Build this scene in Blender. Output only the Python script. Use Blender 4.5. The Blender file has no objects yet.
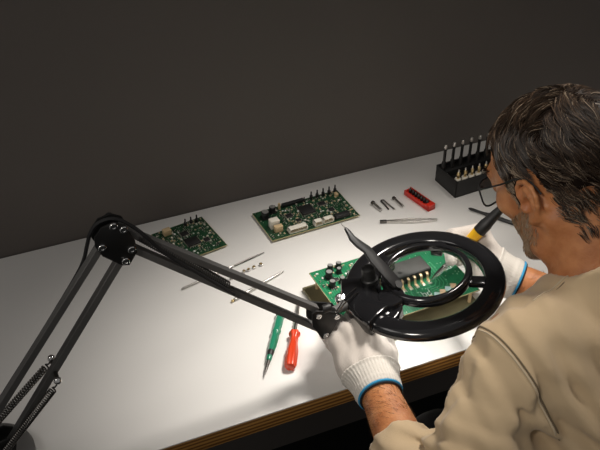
import bpy, bmesh, math, random
import numpy as np
from mathutils import Vector, Matrix, noise
from mathutils.bvhtree import BVHTree

S = bpy.context.scene
COL = S.collection
V = Vector
PI = math.pi
DESK = 0.75
ORG = V((0, 0, 0))          # world point subtracted from vertices while a thing is built about its own base

# ------------------------------------------------------------------ materials
def nodes_of(name):
    m = bpy.data.materials.new(name); m.use_nodes = True
    nt = m.node_tree
    return m, nt, nt.nodes['Principled BSDF']

def mat(name, col, rough=0.5, metal=0.0, spec=0.5, var=0.0, vscale=30.0, bump=0.0, bscale=200.0, coat=0.0, sheen=0.0, col2=None, sss=0.0, bdist=0.001):
    m, nt, b = nodes_of(name)
    b.inputs['Roughness'].default_value = rough
    b.inputs['Metallic'].default_value = metal
    b.inputs['Specular IOR Level'].default_value = spec
    b.inputs['Coat Weight'].default_value = coat
    b.inputs['Coat Roughness'].default_value = 0.08
    b.inputs['Sheen Weight'].default_value = sheen
    if sss:
        b.inputs['Subsurface Weight'].default_value = sss
        b.inputs['Subsurface Radius'].default_value = (0.012, 0.004, 0.002)
        b.inputs['Subsurface Scale'].default_value = 0.5
    tc = nt.nodes.new('ShaderNodeTexCoord')
    n = nt.nodes.new('ShaderNodeTexNoise'); n.inputs['Scale'].default_value = vscale; n.inputs['Detail'].default_value = 5
    nt.links.new(tc.outputs['Object'], n.inputs['Vector'])
    r = nt.nodes.new('ShaderNodeValToRGB')
    c2 = col2 if col2 else tuple(c * (1 - var) for c in col)
    r.color_ramp.elements[0].position = 0.35; r.color_ramp.elements[1].position = 0.65
    r.color_ramp.elements[0].color = (*c2, 1); r.color_ramp.elements[1].color = (*col, 1)
    nt.links.new(n.outputs['Fac'], r.inputs['Fac'])
    nt.links.new(r.outputs['Color'], b.inputs['Base Color'])
    if bump:
        n2 = nt.nodes.new('ShaderNodeTexNoise'); n2.inputs['Scale'].default_value = bscale; n2.inputs['Detail'].default_value = 4
        nt.links.new(tc.outputs['Object'], n2.inputs['Vector'])
        bp = nt.nodes.new('ShaderNodeBump'); bp.inputs['Strength'].default_value = bump; bp.inputs['Distance'].default_value = bdist
        nt.links.new(n2.outputs['Fac'], bp.inputs['Height'])
        nt.links.new(bp.outputs['Normal'], b.inputs['Normal'])
    return m

def weave_mat(name, col, col2, scale, rough=0.9, sheen=0.2, strength=0.35, dist=0.0006):
    m, nt, b = nodes_of(name)
    b.inputs['Roughness'].default_value = rough
    b.inputs['Specular IOR Level'].default_value = 0.2
    b.inputs['Sheen Weight'].default_value = sheen
    tc = nt.nodes.new('ShaderNodeTexCoord')
    n = nt.nodes.new('ShaderNodeTexNoise'); n.inputs['Scale'].default_value = 9; n.inputs['Detail'].default_value = 6
    nt.links.new(tc.outputs['Object'], n.inputs['Vector'])
    r = nt.nodes.new('ShaderNodeValToRGB'); r.color_ramp.elements[0].position = 0.3; r.color_ramp.elements[1].position = 0.7
    r.color_ramp.elements[0].color = (*col2, 1); r.color_ramp.elements[1].color = (*col, 1)
    nt.links.new(n.outputs['Fac'], r.inputs['Fac']); nt.links.new(r.outputs['Color'], b.inputs['Base Color'])
    w = nt.nodes.new('ShaderNodeTexWave'); w.inputs['Scale'].default_value = scale; w.inputs['Distortion'].default_value = 2.0; w.bands_direction = 'DIAGONAL'
    w2 = nt.nodes.new('ShaderNodeTexNoise'); w2.inputs['Scale'].default_value = 45; w2.inputs['Detail'].default_value = 6
    nt.links.new(tc.outputs['Object'], w.inputs['Vector']); nt.links.new(tc.outputs['Object'], w2.inputs['Vector'])
    a = nt.nodes.new('ShaderNodeMath'); a.operation = 'MULTIPLY_ADD'; a.inputs[1].default_value = 0.25
    nt.links.new(w.outputs['Fac'], a.inputs[0]); nt.links.new(w2.outputs['Fac'], a.inputs[2])
    bp = nt.nodes.new('ShaderNodeBump'); bp.inputs['Strength'].default_value = strength; bp.inputs['Distance'].default_value = dist
    nt.links.new(a.outputs[0], bp.inputs['Height']); nt.links.new(bp.outputs['Normal'], b.inputs['Normal'])
    return m

def ply_mat():
    m, nt, b = nodes_of('layered_plywood')
    b.inputs['Roughness'].default_value = 0.5
    tc = nt.nodes.new('ShaderNodeTexCoord')
    sep = nt.nodes.new('ShaderNodeSeparateXYZ'); nt.links.new(tc.outputs['Object'], sep.inputs[0])
    mp = nt.nodes.new('ShaderNodeMapping'); mp.inputs['Scale'].default_value = (3, 3, 160)
    nt.links.new(tc.outputs['Object'], mp.inputs[0])
    n = nt.nodes.new('ShaderNodeTexNoise'); n.inputs['Scale'].default_value = 3; n.inputs['Detail'].default_value = 6
    nt.links.new(mp.outputs[0], n.inputs['Vector'])
    w = nt.nodes.new('ShaderNodeMath'); w.operation = 'MULTIPLY_ADD'; w.inputs[1].default_value = 900; 
    nt.links.new(sep.outputs['Z'], w.inputs[0]); 
    n5 = nt.nodes.new('ShaderNodeMath'); n5.operation = 'MULTIPLY'; n5.inputs[1].default_value = 3.5
    nt.links.new(n.outputs['Fac'], n5.inputs[0]); nt.links.new(n5.outputs[0], w.inputs[2])
    s = nt.nodes.new('ShaderNodeMath'); s.operation = 'SINE'; nt.links.new(w.outputs[0], s.inputs[0])
    r = nt.nodes.new('ShaderNodeValToRGB')
    e = r.color_ramp.elements
    e[0].position = 0.15; e[0].color = (0.17, 0.07, 0.016, 1); e[1].position = 0.75; e[1].color = (0.50, 0.25, 0.06, 1)
    h = nt.nodes.new('ShaderNodeMath'); h.operation = 'MULTIPLY_ADD'; h.inputs[1].default_value = 0.5; h.inputs[2].default_value = 0.5
    nt.links.new(s.outputs[0], h.inputs[0]); nt.links.new(h.outputs[0], r.inputs['Fac'])
    nt.links.new(r.outputs['Color'], b.inputs['Base Color'])
    return m

def pcb_mat(name, c1, c2, scale):
    m, nt, b = nodes_of(name)
    b.inputs['Roughness'].default_value = 0.35; b.inputs['Coat Weight'].default_value = 0.3
    tc = nt.nodes.new('ShaderNodeTexCoord')
    v = nt.nodes.new('ShaderNodeTexVoronoi'); v.distance = 'MANHATTAN'; v.inputs['Scale'].default_value = scale; v.feature = 'F1'
    nt.links.new(tc.outputs['Object'], v.inputs['Vector'])
    w = nt.nodes.new('ShaderNodeTexWave'); w.inputs['Scale'].default_value = scale * 1.1; w.inputs['Distortion'].default_value = 0
    w.bands_direction = 'X'
    nt.links.new(tc.outputs['Object'], w.inputs['Vector'])
    mx = nt.nodes.new('ShaderNodeMath'); mx.operation = 'MULTIPLY'
    nt.links.new(v.outputs['Distance'], mx.inputs[0]); nt.links.new(w.outputs['Fac'], mx.inputs[1])
    r = nt.nodes.new('ShaderNodeValToRGB'); r.color_ramp.interpolation = 'CONSTANT'
    r.color_ramp.elements[0].color = (*c1, 1); r.color_ramp.elements[1].color = (*c2, 1); r.color_ramp.elements[1].position = 0.35
    nt.links.new(mx.outputs[0], r.inputs['Fac']); nt.links.new(r.outputs['Color'], b.inputs['Base Color'])
    return m

def glass_mat(name, tint=(1, 1, 1), gloss=0.06):
    m = bpy.data.materials.new(name); m.use_nodes = True; nt = m.node_tree
    nt.nodes.clear()
    o = nt.nodes.new('ShaderNodeOutputMaterial'); mx = nt.nodes.new('ShaderNodeMixShader')
    t = nt.nodes.new('ShaderNodeBsdfTransparent'); t.inputs[0].default_value = (*tint, 1)
    g = nt.nodes.new('ShaderNodeBsdfGlossy'); g.inputs['Roughness'].default_value = 0.02
    lw = nt.nodes.new('ShaderNodeLayerWeight'); lw.inputs['Blend'].default_value = 0.25
    ml = nt.nodes.new('ShaderNodeMath'); ml.operation = 'MULTIPLY_ADD'; ml.inputs[1].default_value = 0.10; ml.inputs[2].default_value = gloss * 0.4
    nt.links.new(lw.outputs['Fresnel'], ml.inputs[0]); nt.links.new(ml.outputs[0], mx.inputs[0])
    nt.links.new(t.outputs[0], mx.inputs[1]); nt.links.new(g.outputs[0], mx.inputs[2]); nt.links.new(mx.outputs[0], o.inputs[0])
    return m

def rough_wall(name, col, rough=0.9):
    return mat(name, col, rough=rough, var=0.10, vscale=1.6, bump=0.15, bscale=180, spec=0.2)

M = {}
M['wall'] = rough_wall('wall_paint', (0.150, 0.134, 0.122))
M['floor'] = mat('floor_dark', (0.018, 0.022, 0.021), rough=0.6, var=0.4, vscale=6, bump=0.1)
M['laminate'] = mat('white_laminate', (0.80, 0.785, 0.755), rough=0.42, var=0.035, vscale=5, spec=0.4, bump=0.03, bscale=400)
M['ply'] = ply_mat()
M['black_metal'] = mat('black_powder_metal', (0.130, 0.128, 0.124), rough=0.42, var=0.15, bump=0.05, bscale=900)
M['black_plate'] = mat('black_satin_plate', (0.012, 0.012, 0.012), rough=0.42, spec=0.4, var=0.2)
M['black_gloss'] = mat('black_gloss_plastic', (0.008, 0.008, 0.009), rough=0.16, spec=0.6, coat=0.4)
M['black_matte'] = mat('black_matte_plastic', (0.012, 0.012, 0.012), rough=0.5, var=0.2)
M['rubber'] = mat('black_rubber', (0.010, 0.010, 0.011), rough=0.65)
M['steel'] = mat('steel', (0.62, 0.60, 0.57), rough=0.28, metal=1, var=0.15, vscale=200)
M['chrome'] = mat('chrome', (0.82, 0.82, 0.82), rough=0.12, metal=1)
M['dark_steel'] = mat('dark_steel', (0.16, 0.15, 0.14), rough=0.35, metal=1, var=0.3)
M['brass'] = mat('brass', (0.75, 0.58, 0.30), rough=0.3, metal=1)
M['solder'] = mat('solder', (0.80, 0.76, 0.66), rough=0.3, metal=0.8, spec=0.6)
M['copper_tan'] = mat('tinned_copper', (0.86, 0.62, 0.40), rough=0.3, metal=0.75)
M['pcb'] = pcb_mat('green_solder_mask', (0.006, 0.030, 0.013), (0.016, 0.085, 0.034), 130)
M['pcb_bright'] = pcb_mat('bright_green_solder_mask', (0.010, 0.150, 0.062), (0.020, 0.220, 0.095), 70)
M['pcb_edge'] = mat('board_laminate_edge', (0.46, 0.40, 0.22), rough=0.6)
M['khaki'] = mat('khaki_base_board', (0.21, 0.185, 0.105), rough=0.6, var=0.15)
M['trace'] = mat('light_green_trace', (0.10, 0.40, 0.20), rough=0.35)
M['silk'] = mat('white_silkscreen', (0.85, 0.88, 0.85), rough=0.5)
M['pad_blue'] = mat('pale_blue_pad', (0.52, 0.70, 0.72), rough=0.4)
M['pad_tan'] = mat('peach_pad', (0.80, 0.55, 0.36), rough=0.4)
M['ic'] = mat('black_epoxy', (0.010, 0.010, 0.010), rough=0.5, var=0.2)
M['ic_top'] = mat('grey_epoxy_top', (0.055, 0.053, 0.050), rough=0.6, var=0.2, vscale=60)
M['white_plastic'] = mat('off_white_plastic', (0.78, 0.74, 0.64), rough=0.5)
M['tan_cap'] = mat('tan_ceramic', (0.62, 0.46, 0.26), rough=0.5)
M['cap_top'] = mat('aluminium_can_top', (0.6, 0.6, 0.58), rough=0.35, metal=0.8)
M['red'] = mat('red_plastic', (0.62, 0.025, 0.012), rough=0.3, spec=0.5, coat=0.2)
M['orange_red'] = mat('orange_red_plastic', (0.68, 0.055, 0.015), rough=0.28, coat=0.3)
M['green'] = mat('green_plastic', (0.015, 0.21, 0.115), rough=0.28, coat=0.3)
M['yellow'] = mat('yellow_plastic', (0.86, 0.48, 0.015), rough=0.4)
M['skin'] = mat('skin', (0.52, 0.225, 0.092), rough=0.48, col2=(0.38, 0.140, 0.052), vscale=38, bump=0.5, bscale=330, sss=0.08, spec=0.4, bdist=0.0012)
M['hair_dark'] = mat('dark_brown_hair', (0.018, 0.011, 0.007), rough=0.45, spec=0.45)
M['hair_mid'] = mat('brown_hair', (0.075, 0.045, 0.026), rough=0.45, spec=0.45)
M['hair_grey'] = mat('grey_hair', (0.27, 0.21, 0.15), rough=0.45, spec=0.45)
M['beard'] = mat('brown_stubble', (0.25, 0.145, 0.070), rough=0.5)
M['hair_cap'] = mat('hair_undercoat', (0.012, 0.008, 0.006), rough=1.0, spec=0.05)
M['led'] = mat('white_led', (0.9, 0.9, 0.9), rough=0.4)
M['led'].node_tree.nodes['Principled BSDF'].inputs['Emission Color'].default_value = (1.0, 0.97, 0.92, 1)
M['led'].node_tree.nodes['Principled BSDF'].inputs['Emission Strength'].default_value = 9.0
M['shirt'] = weave_mat('khaki_cotton', (0.560, 0.425, 0.265), (0.490, 0.365, 0.225), 700)
M['shirt_seam'] = mat('khaki_stitching', (0.52, 0.42, 0.29), rough=0.9)
M['shirt_groove'] = mat('brown_seam_thread', (0.16, 0.12, 0.075), rough=0.9)
M['glove'] = weave_mat('white_knit_glove', (0.54, 0.49, 0.445), (0.47, 0.425, 0.38), 900, sheen=0.3, strength=0.45)
M['glove_rib'] = weave_mat('white_ribbed_cuff', (0.62, 0.585, 0.53), (0.54, 0.50, 0.45), 420, strength=0.8)
M['blue'] = mat('blue_hem', (0.03, 0.27, 0.50), rough=0.8)
M['hem_dark'] = mat('dark_hem_inside', (0.012, 0.014, 0.02), rough=0.9)
M['trousers'] = weave_mat('black_trousers', (0.016, 0.017, 0.018), (0.011, 0.011, 0.012), 600)
M['eye'] = mat('eye_white', (0.8, 0.78, 0.75), rough=0.2)
M['glass'] = glass_mat('clear_glass', (0.97, 0.985, 0.98))

# ------------------------------------------------------------------ mesh builder
def ortho(d):
    d = V(d).normalized()
    a = V((0, 0, 1)) if abs(d.z) < 0.9 else V((1, 0, 0))
    x = d.cross(a).normalized()
    return x, d.cross(x).normalized(), d

class MB:
    def __init__(s):
        s.v = []; s.f = []; s.mi = []
    def add(s, vs, fs, mi=0):
        o = len(s.v); s.v += [tuple(p) for p in vs]
        s.f += [tuple(i + o for i in f) for f in fs]; s.mi += [mi] * len(fs); return s
    def box(s, c, size, R=None, mi=0):
        h = V(size) / 2; vs = []
        for z in (-1, 1):
            for y in (-1, 1):
                for x in (-1, 1):
                    p = V((x * h.x, y * h.y, z * h.z))
                    vs.append((R @ p if R else p) + V(c))
        return s.add(vs, [(0, 2, 3, 1), (4, 5, 7, 6), (0, 1, 5, 4), (2, 6, 7, 3), (0, 4, 6, 2), (1, 3, 7, 5)], mi)
    def bar(s, p0, p1, w, h, side, mi=0):
        """rectangular bar from p0 to p1; w across 'side', h across the third direction"""
        p0 = V(p0); p1 = V(p1); d = (p1 - p0).normalized(); sd = V(side); sd = (sd - d * sd.dot(d)).normalized(); t = d.cross(sd)
        R = Matrix((d, sd, t)).transposed()
        return s.box((p0 + p1) / 2, ((p1 - p0).length, w, h), R, mi)
    def tube(s, pts, r, n=10, mi=0, cap=True):
        pts = [V(p) for p in pts]; k = len(pts)
        rs = r if isinstance(r, (list, tuple)) else [r] * k
        vs = []; prev = None
        for i, p in enumerate(pts):
            d = (pts[min(i + 1, k - 1)] - pts[max(i - 1, 0)])
            d = d.normalized() if d.length > 1e-9 else V((0, 0, 1))
            if prev is None: x, y, _ = ortho(d)
            else:
                x = prev - d * prev.dot(d)
                x = x.normalized() if x.length > 1e-6 else ortho(d)[0]
                y = d.cross(x)
            prev = x
            for j in range(n):
                a = 2 * PI * j / n
                vs.append(p + (x * math.cos(a) + y * math.sin(a)) * rs[i])
        fs = [(i * n + j, i * n + (j + 1) % n, (i + 1) * n + (j + 1) % n, (i + 1) * n + j) for i in range(k - 1) for j in range(n)]
        if cap: fs += [tuple(range(n - 1, -1, -1)), tuple((k - 1) * n + j for j in range(n))]
        return s.add(vs, fs, mi)
    def cyl(s, p0, p1, r0, r1=None, n=16, mi=0):
        return s.tube([p0, p1], [r0, r0 if r1 is None else r1], n, mi)
    def lathe(s, prof, axis0=(0, 0, 0), d=(0, 0, 1), n=24, mi=0, rot=0, fl=None):
        """profile [(r, along)] turned about axis d; fl: function(angle)->radius factor"""
        x, y, z = ortho(d); c = V(axis0); vs = []
        for r, h in prof:
            for j in range(n):
                a = 2 * PI * j / n + rot; q = r * (fl(a) if fl else 1)
                vs.append(c + z * h + (x * math.cos(a) + y * math.sin(a)) * q)
        k = len(prof)
        fs = [(i * n + j, i * n + (j + 1) % n, (i + 1) * n + (j + 1) % n, (i + 1) * n + j) for i in range(k - 1) for j in range(n)]
        fs += [tuple(range(n - 1, -1, -1)), tuple((k - 1) * n + j for j in range(n))]
        return s.add(vs, fs, mi)
    def prism(s, poly, o, ex, ey, ez, h0, h1, mi=0):
        o = V(o); ex = V(ex); ey = V(ey); ez = V(ez); n = len(poly)
        vs = [o + ex * a + ey * b + ez * h0 for a, b in poly] + [o + ex * a + ey * b + ez * h1 for a, b in poly]
        fs = [tuple(range(n - 1, -1, -1)), tuple(range(n, 2 * n))] + [(i, (i + 1) % n, n + (i + 1) % n, n + i) for i in range(n)]
        return s.add(vs, fs, mi)
    def sphere(s, c, r, nu=14, nv=9, mi=0, sc=(1, 1, 1)):
        c = V(c); vs = [c + V((0, 0, r * sc[2]))]
        for i in range(1, nv):
            t = PI * i / nv
            for j in range(nu):
                a = 2 * PI * j / nu
                vs.append(c + V((r * math.sin(t) * math.cos(a) * sc[0], r * math.sin(t) * math.sin(a) * sc[1], r * math.cos(t) * sc[2])))
        vs.append(c - V((0, 0, r * sc[2]))); L = len(vs) - 1
        fs = [(0, 1 + j, 1 + (j + 1) % nu) for j in range(nu)]
        for i in range(nv - 2):
            b = 1 + i * nu
            fs += [(b + j, b + nu + j, b + nu + (j + 1) % nu, b + (j + 1) % nu) for j in range(nu)]
        b = 1 + (nv - 2) * nu
        fs += [(b + j, L, b + (j + 1) % nu) for j in range(nu)]
        return s.add(vs, fs, mi)
    def build(s, name, material, parent=None, bevel=0, smooth=True, seg=2, angle=35):
        me = bpy.data.meshes.new(name); me.from_pydata([tuple(V(p) - ORG) for p in s.v], [], s.f)
        ms = material if isinstance(material, (list, tuple)) else [material]
        for m in ms: me.materials.append(m)
        if len(ms) > 1: me.polygons.foreach_set('material_index', s.mi)
        bm = bmesh.new(); bm.from_mesh(me)
        bmesh.ops.recalc_face_normals(bm, faces=bm.faces)
        if bevel:
            es = [e for e in bm.edges if len(e.link_faces) == 2 and e.calc_face_angle(0) > math.radians(angle)]
            bmesh.ops.bevel(bm, geom=es, offset=bevel, segments=seg, affect='EDGES', profile=0.5, clamp_overlap=True)
        bm.to_mesh(me); bm.free()
        if smooth:
            me.polygons.foreach_set('use_smooth', [True] * len(me.polygons))
            me.set_sharp_from_angle(angle=math.radians(38))
        o = bpy.data.objects.new(name, me); COL.objects.link(o)
        if parent: attach(o, parent)
        return o

def attach(o, parent):
    """parent o, keeping the coordinates it was built in as local ones"""
    o.parent = parent

def tag(o, label=None, cat=None, group=None, kind=None):
    if label: o['label'] = label
    if cat: o['category'] = cat
    if group: o['group'] = group
    if kind: o['kind'] = kind
    return o

def thing(name, label, cat, loc=(0, 0, 0), rotz=0, group=None):
    o = bpy.data.objects.new(name, None); COL.objects.link(o)
    o.empty_display_size = 0.02
    o.location = loc; o.rotation_euler = (0, 0, rotz)
    return tag(o, label, cat, group)

def dup(root, loc, rotz=0, label=None):
    r = root.copy(); COL.objects.link(r); r.location = loc; r.rotation_euler = (0, 0, rotz)
    if label: r['label'] = label
    for ch in list(root.children):
        c = ch.copy(); COL.objects.link(c); c.parent = r
        for g in list(ch.children):
            d = g.copy(); COL.objects.link(d); d.parent = c
    return r

# ------------------------------------------------------------------ signed-distance sculpting
def vlen(a): return np.sqrt((a * a).sum(-1))
def smin(a, b, k):
    if k <= 0: return np.minimum(a, b)
    h = np.clip(0.5 + 0.5 * (b - a) / k, 0, 1)
    return b + (a - b) * h - k * h * (1 - h)
def smax(a, b, k): return -smin(-a, -b, k)
def cap(p, a, b, r0, r1=None):
    a = np.array(a, np.float32); b = np.array(b, np.float32); r1 = r0 if r1 is None else r1
    ba = b - a; L = float(ba @ ba) + 1e-12
    t = np.clip(((p - a) @ ba) / L, 0, 1)
    q = p - a - t[:, None] * ba
    return vlen(q) - (r0 + (r1 - r0) * t)
def ell(p, c, r):
    q = (p - np.array(c, np.float32)); r = np.array(r, np.float32)
    k0 = vlen(q / r); k1 = vlen(q / (r * r)) + 1e-9
    return k0 * (k0 - 1) / k1
def rbox(p, c, h, r, R=None):
    q = p - np.array(c, np.float32)
    if R is not None: q = q @ R.T
    q = np.abs(q) - (np.array(h, np.float32) - r)
    return vlen(np.maximum(q, 0)) + np.minimum(q.max(-1), 0) - r
def plane(p, c, n):
    n = np.array(n, np.float32); n = n / np.linalg.norm(n)
    return (p - np.array(c, np.float32)) @ n

def isomesh(fn, lo, hi, vx):
    """naive surface nets on a sparsely evaluated grid"""
    B = 8
    lo = np.array(lo, np.float64); nb = np.ceil((np.array(hi) - lo) / (vx * B)).astype(int)
    N = nb * B
    cg = np.stack(np.meshgrid(*[(np.arange(n) + 0.5) * vx * B for n in nb], indexing='ij'), -1).reshape(-1, 3) + lo
    cd = np.concatenate([fn(c.astype(np.float32)) for c in np.array_split(cg, max(1, len(cg) // 200000))]).reshape(nb)
    D = np.repeat(np.repeat(np.repeat(cd.astype(np.float32), B, 0), B, 1), B, 2)
    act = np.argwhere(np.abs(cd) < vx * B * 1.25)
    off = np.stack(np.meshgrid(*[np.arange(B)] * 3, indexing='ij'), -1).reshape(-1, 3)
    for ch in np.array_split(act, max(1, len(act) // 800)):
        idx = (ch[:, None, :] * B + off[None]).reshape(-1, 3)
        D[idx[:, 0], idx[:, 1], idx[:, 2]] = fn((idx * vx + lo).astype(np.float32))
    sg = D < 0
    c = sg[:-1, :-1, :-1].astype(np.int8)
    tot = np.zeros(c.shape, np.int8)
    for i in (0, 1):
        for j in (0, 1):
            for k in (0, 1):
                tot += sg[i:N[0] - 1 + i, j:N[1] - 1 + j, k:N[2] - 1 + k]
    cells = np.argwhere((tot > 0) & (tot < 8))
    vid = -np.ones(c.shape, np.int32); vid[tuple(cells.T)] = np.arange(len(cells))
    cor = [(i, j, k) for i in (0, 1) for j in (0, 1) for k in (0, 1)]
    val = np.stack([D[cells[:, 0] + i, cells[:, 1] + j, cells[:, 2] + k] for i, j, k in cor], -1)
    acc = np.zeros((len(cells), 3)); cnt = np.zeros(len(cells))
    for a in range(8):
        for b in range(a + 1, 8):
            if sum(abs(x - y) for x, y in zip(cor[a], cor[b])) != 1: continue
            va, vb = val[:, a], val[:, b]; m = (va < 0) != (vb < 0)
            t = np.where(m, va / np.where(m, va - vb, 1), 0)[:, None]
            acc += np.where(m[:, None], np.array(cor[a]) * (1 - t) + np.array(cor[b]) * t, 0); cnt += m
    P = (cells + acc / cnt[:, None]) * vx + lo
    faces = []
    for ax in range(3):
        o1, o2 = [x for x in range(3) if x != ax]
        sl0 = [slice(1, -1)] * 3; sl0[ax] = slice(0, N[ax] - 1); sl1 = list(sl0); sl1[ax] = slice(1, N[ax])
        x = sg[tuple(sl0)] != sg[tuple(sl1)]
        e = np.argwhere(x)
        e[:, o1] += 1; e[:, o2] += 1
        q = []
        for d1, d2 in ((-1, -1), (0, -1), (0, 0), (-1, 0)):
            g = e.copy(); g[:, o1] += d1; g[:, o2] += d2
            q.append(vid[g[:, 0], g[:, 1], g[:, 2]])
        q = np.stack(q, -1)
        ins = sg[e[:, 0], e[:, 1], e[:, 2]]
        if ax == 1: ins = ~ins
        q[~ins] = q[~ins][:, ::-1]
        faces.append(q)
    F = np.concatenate(faces); F = F[(F >= 0).all(1)]
    return P, F

def sdf_obj(name, fn, lo, hi, vx, material, parent=None):
    P, F = isomesh(fn, lo, hi, vx)
    me = bpy.data.meshes.new(name)
    me.from_pydata((P - np.array(ORG)).tolist(), [], F.tolist())
    me.materials.append(material)
    me.polygons.foreach_set('use_smooth', [True] * len(me.polygons))
    me.update()
    o = bpy.data.objects.new(name, me); COL.objects.link(o)
    if parent: attach(o, parent)
    return o

def bvh_of(o):
    me = o.data
    return BVHTree.FromPolygons([v.co for v in me.vertices], [tuple(p.vertices) for p in me.polygons])

# ------------------------------------------------------------------ camera
cam_d = bpy.data.cameras.new('camera'); cam = bpy.data.objects.new('camera', cam_d); COL.objects.link(cam)
cam_d.sensor_width = 36; cam_d.lens = 36 * 900 / 600; cam_d.clip_start = 0.02; cam_d.clip_end = 60
yaw = math.radians(66.7855); pitch = math.radians(37.0731)
fwd = V((math.cos(yaw) * math.cos(pitch), math.sin(yaw) * math.cos(pitch), -math.sin(pitch))); rgt = V((math.sin(yaw), -math.cos(yaw), 0)); up = rgt.cross(fwd)
cam.matrix_world = Matrix.Translation((0, 0, 1.73)) @ Matrix((rgt, up, -fwd)).transposed().to_4x4()
S.camera = cam

# ------------------------------------------------------------------ setting
def struct(name, mb, m):
    return tag(mb.build(name, m, smooth=False), kind='structure')
struct('floor', MB().box((0.5, 0.0, -0.05), (7, 6, 0.1)), M['floor'])
struct('wall_back', MB().box((0.5, 1.345, 1.45), (7, 0.07, 2.9)), M['wall'])
struct('wall_right', MB().box((4.05, -0.85, 1.45), (0.1, 4.4, 2.9)), M['wall'])

# desk
DX0, DX1, DY0, DY1 = -0.75, 1.75, 0.8027, 1.3075
desk = thing('workbench', 'long white-topped workbench with a layered plywood front edge', 'workbench', ((DX0 + DX1) / 2, (DY0 + DY1) / 2, 0))
ORG = V(desk.location)
MB().box(((DX0 + DX1) / 2, (DY0 + DY1) / 2, 0.7485), (DX1 - DX0, DY1 - DY0, 0.003)).build('laminate_top', M['laminate'], desk, bevel=0.001)
tag(MB().box(((DX0 + DX1) / 2, (DY0 + DY1) / 2, 0.7325), (DX1 - DX0 - 0.001, DY1 - DY0 - 0.001, 0.029)).build('plywood_core', M['ply'], desk, bevel=0.0008), 'layered plywood core showing along the front edge')
for x in (DX0 + 0.06, DX1 - 0.06):
    for y in (DY0 + 0.06, DY1 - 0.06):
        MB().box((x, y, 0.359), (0.05, 0.05, 0.718)).build('leg', M['black_matte'], desk, bevel=0.003)
MB().box(((DX0 + DX1) / 2, DY1 - 0.06, 0.66), (DX1 - DX0 - 0.17, 0.03, 0.08)).build('rail', M['black_matte'], desk, bevel=0.003)
ORG = V((0, 0, 0))

# ------------------------------------------------------------------ circuit boards
def pcb_common(root, w, d, thick, bmat, z0=0.0):
    MB().box((0, 0, z0 + thick / 2), (w, d, thick)).build('board', [M['pcb_edge']], root, smooth=False)
    MB().box((0, 0, z0 + thick + 0.00015), (w - 0.0012, d - 0.0012, 0.0003)).build('solder_mask', bmat, root, smooth=False)

def chip(root, x, y, z, w, d, h, pins=0, rz=0, top=None, name='chip'):
    R = Matrix.Rotation(rz, 3, 'Z')
    b = MB().box((x, y, z + h / 2 + 0.0004), (w, d, h), R).build(name, top or M['ic'], root, bevel=0.0005)
    if pins:
        m = MB()
        for k in range(pins):
            t = (k + 0.5) / pins - 0.5
            for s in (-1, 1):
                p = R @ V((t * w * 0.94, s * (d / 2 + 0.0008), 0)); m.box((x + p.x, y + p.y, z + 0.0009), (w / pins * 0.45, 0.0022, 0.0007), R)
                p = R @ V((s * (w / 2 + 0.0008), t * d * 0.94, 0)); m.box((x + p.x, y + p.y, z + 0.0009), (0.0022, d / pins * 0.45, 0.0007), R)
        m.build('chip_pins', M['solder'], b, smooth=False)
    return b

def can_cap(root, x, y, z, r, h):
    c = MB().box((x, y, z + 0.001), (r * 2.1, r * 2.1, 0.002)).lathe([(r * 0.96, 0.002), (r, 0.003), (r * 0.93, 0.0042), (r, 0.0052), (r, h - 0.001), (r * 0.9, h)], (x, y, z), n=18).build('capacitor', M['ic'], root)
    t = MB().lathe([(r * 0.82, h - 0.0002), (r * 0.8, h + 0.0004)], (x, y, z), n=18).build('capacitor_top', M['cap_top'], c)
    return c

def smd_field(root, w, d, z, n, seed, avoid):
    """chip resistors and capacitors: ceramic bodies with tinned ends"""
    rnd = random.Random(seed); done = []; t = 0
    while len(done) < n and t < n * 30:
        t += 1
        x = rnd.uniform(-w / 2 + 0.004, w / 2 - 0.004); y = rnd.uniform(-d / 2 + 0.004, d / 2 - 0.004)
        if any(a[0] < x < a[1] and a[2] < y < a[3] for a in avoid): continue
        if any((x - a) ** 2 + (y - b) ** 2 < 0.0048 ** 2 for a, b in done): continue
        done.append((x, y))
    big = MB(); k = 0
    for x, y in done:
        L = rnd.choice((0.0034, 0.004, 0.005)); W = L * 0.55; rz = rnd.choice((0, PI / 2)); R = Matrix.Rotation(rz, 3, 'Z'); h = rnd.choice((0.0012, 0.0016, 0.0022))
        col = rnd.choice((M['ic'], M['ic'], M['ic'], M['tan_cap'], M['white_plastic'], M['silk']))
        tgt = MB() if k < 90 else big
        tgt.box((x, y, z + h / 2), (L * 0.6, W, h), R, 0)
        for s in (-1, 1):
            p = R @ V((s * L * 0.4, 0, 0)); tgt.box((x + p.x, y + p.y, z + h / 2), (L * 0.24, W * 1.05, h * 1.05), R, 1)
        if k < 90: tgt.build('chip_resistor' if col is M['ic'] else 'ceramic_capacitor', [col, M['solder']], root, smooth=False)
        k += 1
    if big.v: tag(big.build('small_component', [M['tan_cap'], M['solder']], root, smooth=False), kind='stuff')
    vi = MB()
    for q in range(int(n * 1.6)):
        x = rnd.uniform(-w / 2 + 0.003, w / 2 - 0.003); y = rnd.uniform(-d / 2 + 0.003, d / 2 - 0.003)
        vi.lathe([(0.0009, 0), (0.0007, 0.0005)], (x, y, z), n=6)
    tag(vi.build('solder_dots', M['solder'], root, smooth=False), kind='stuff')

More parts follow.
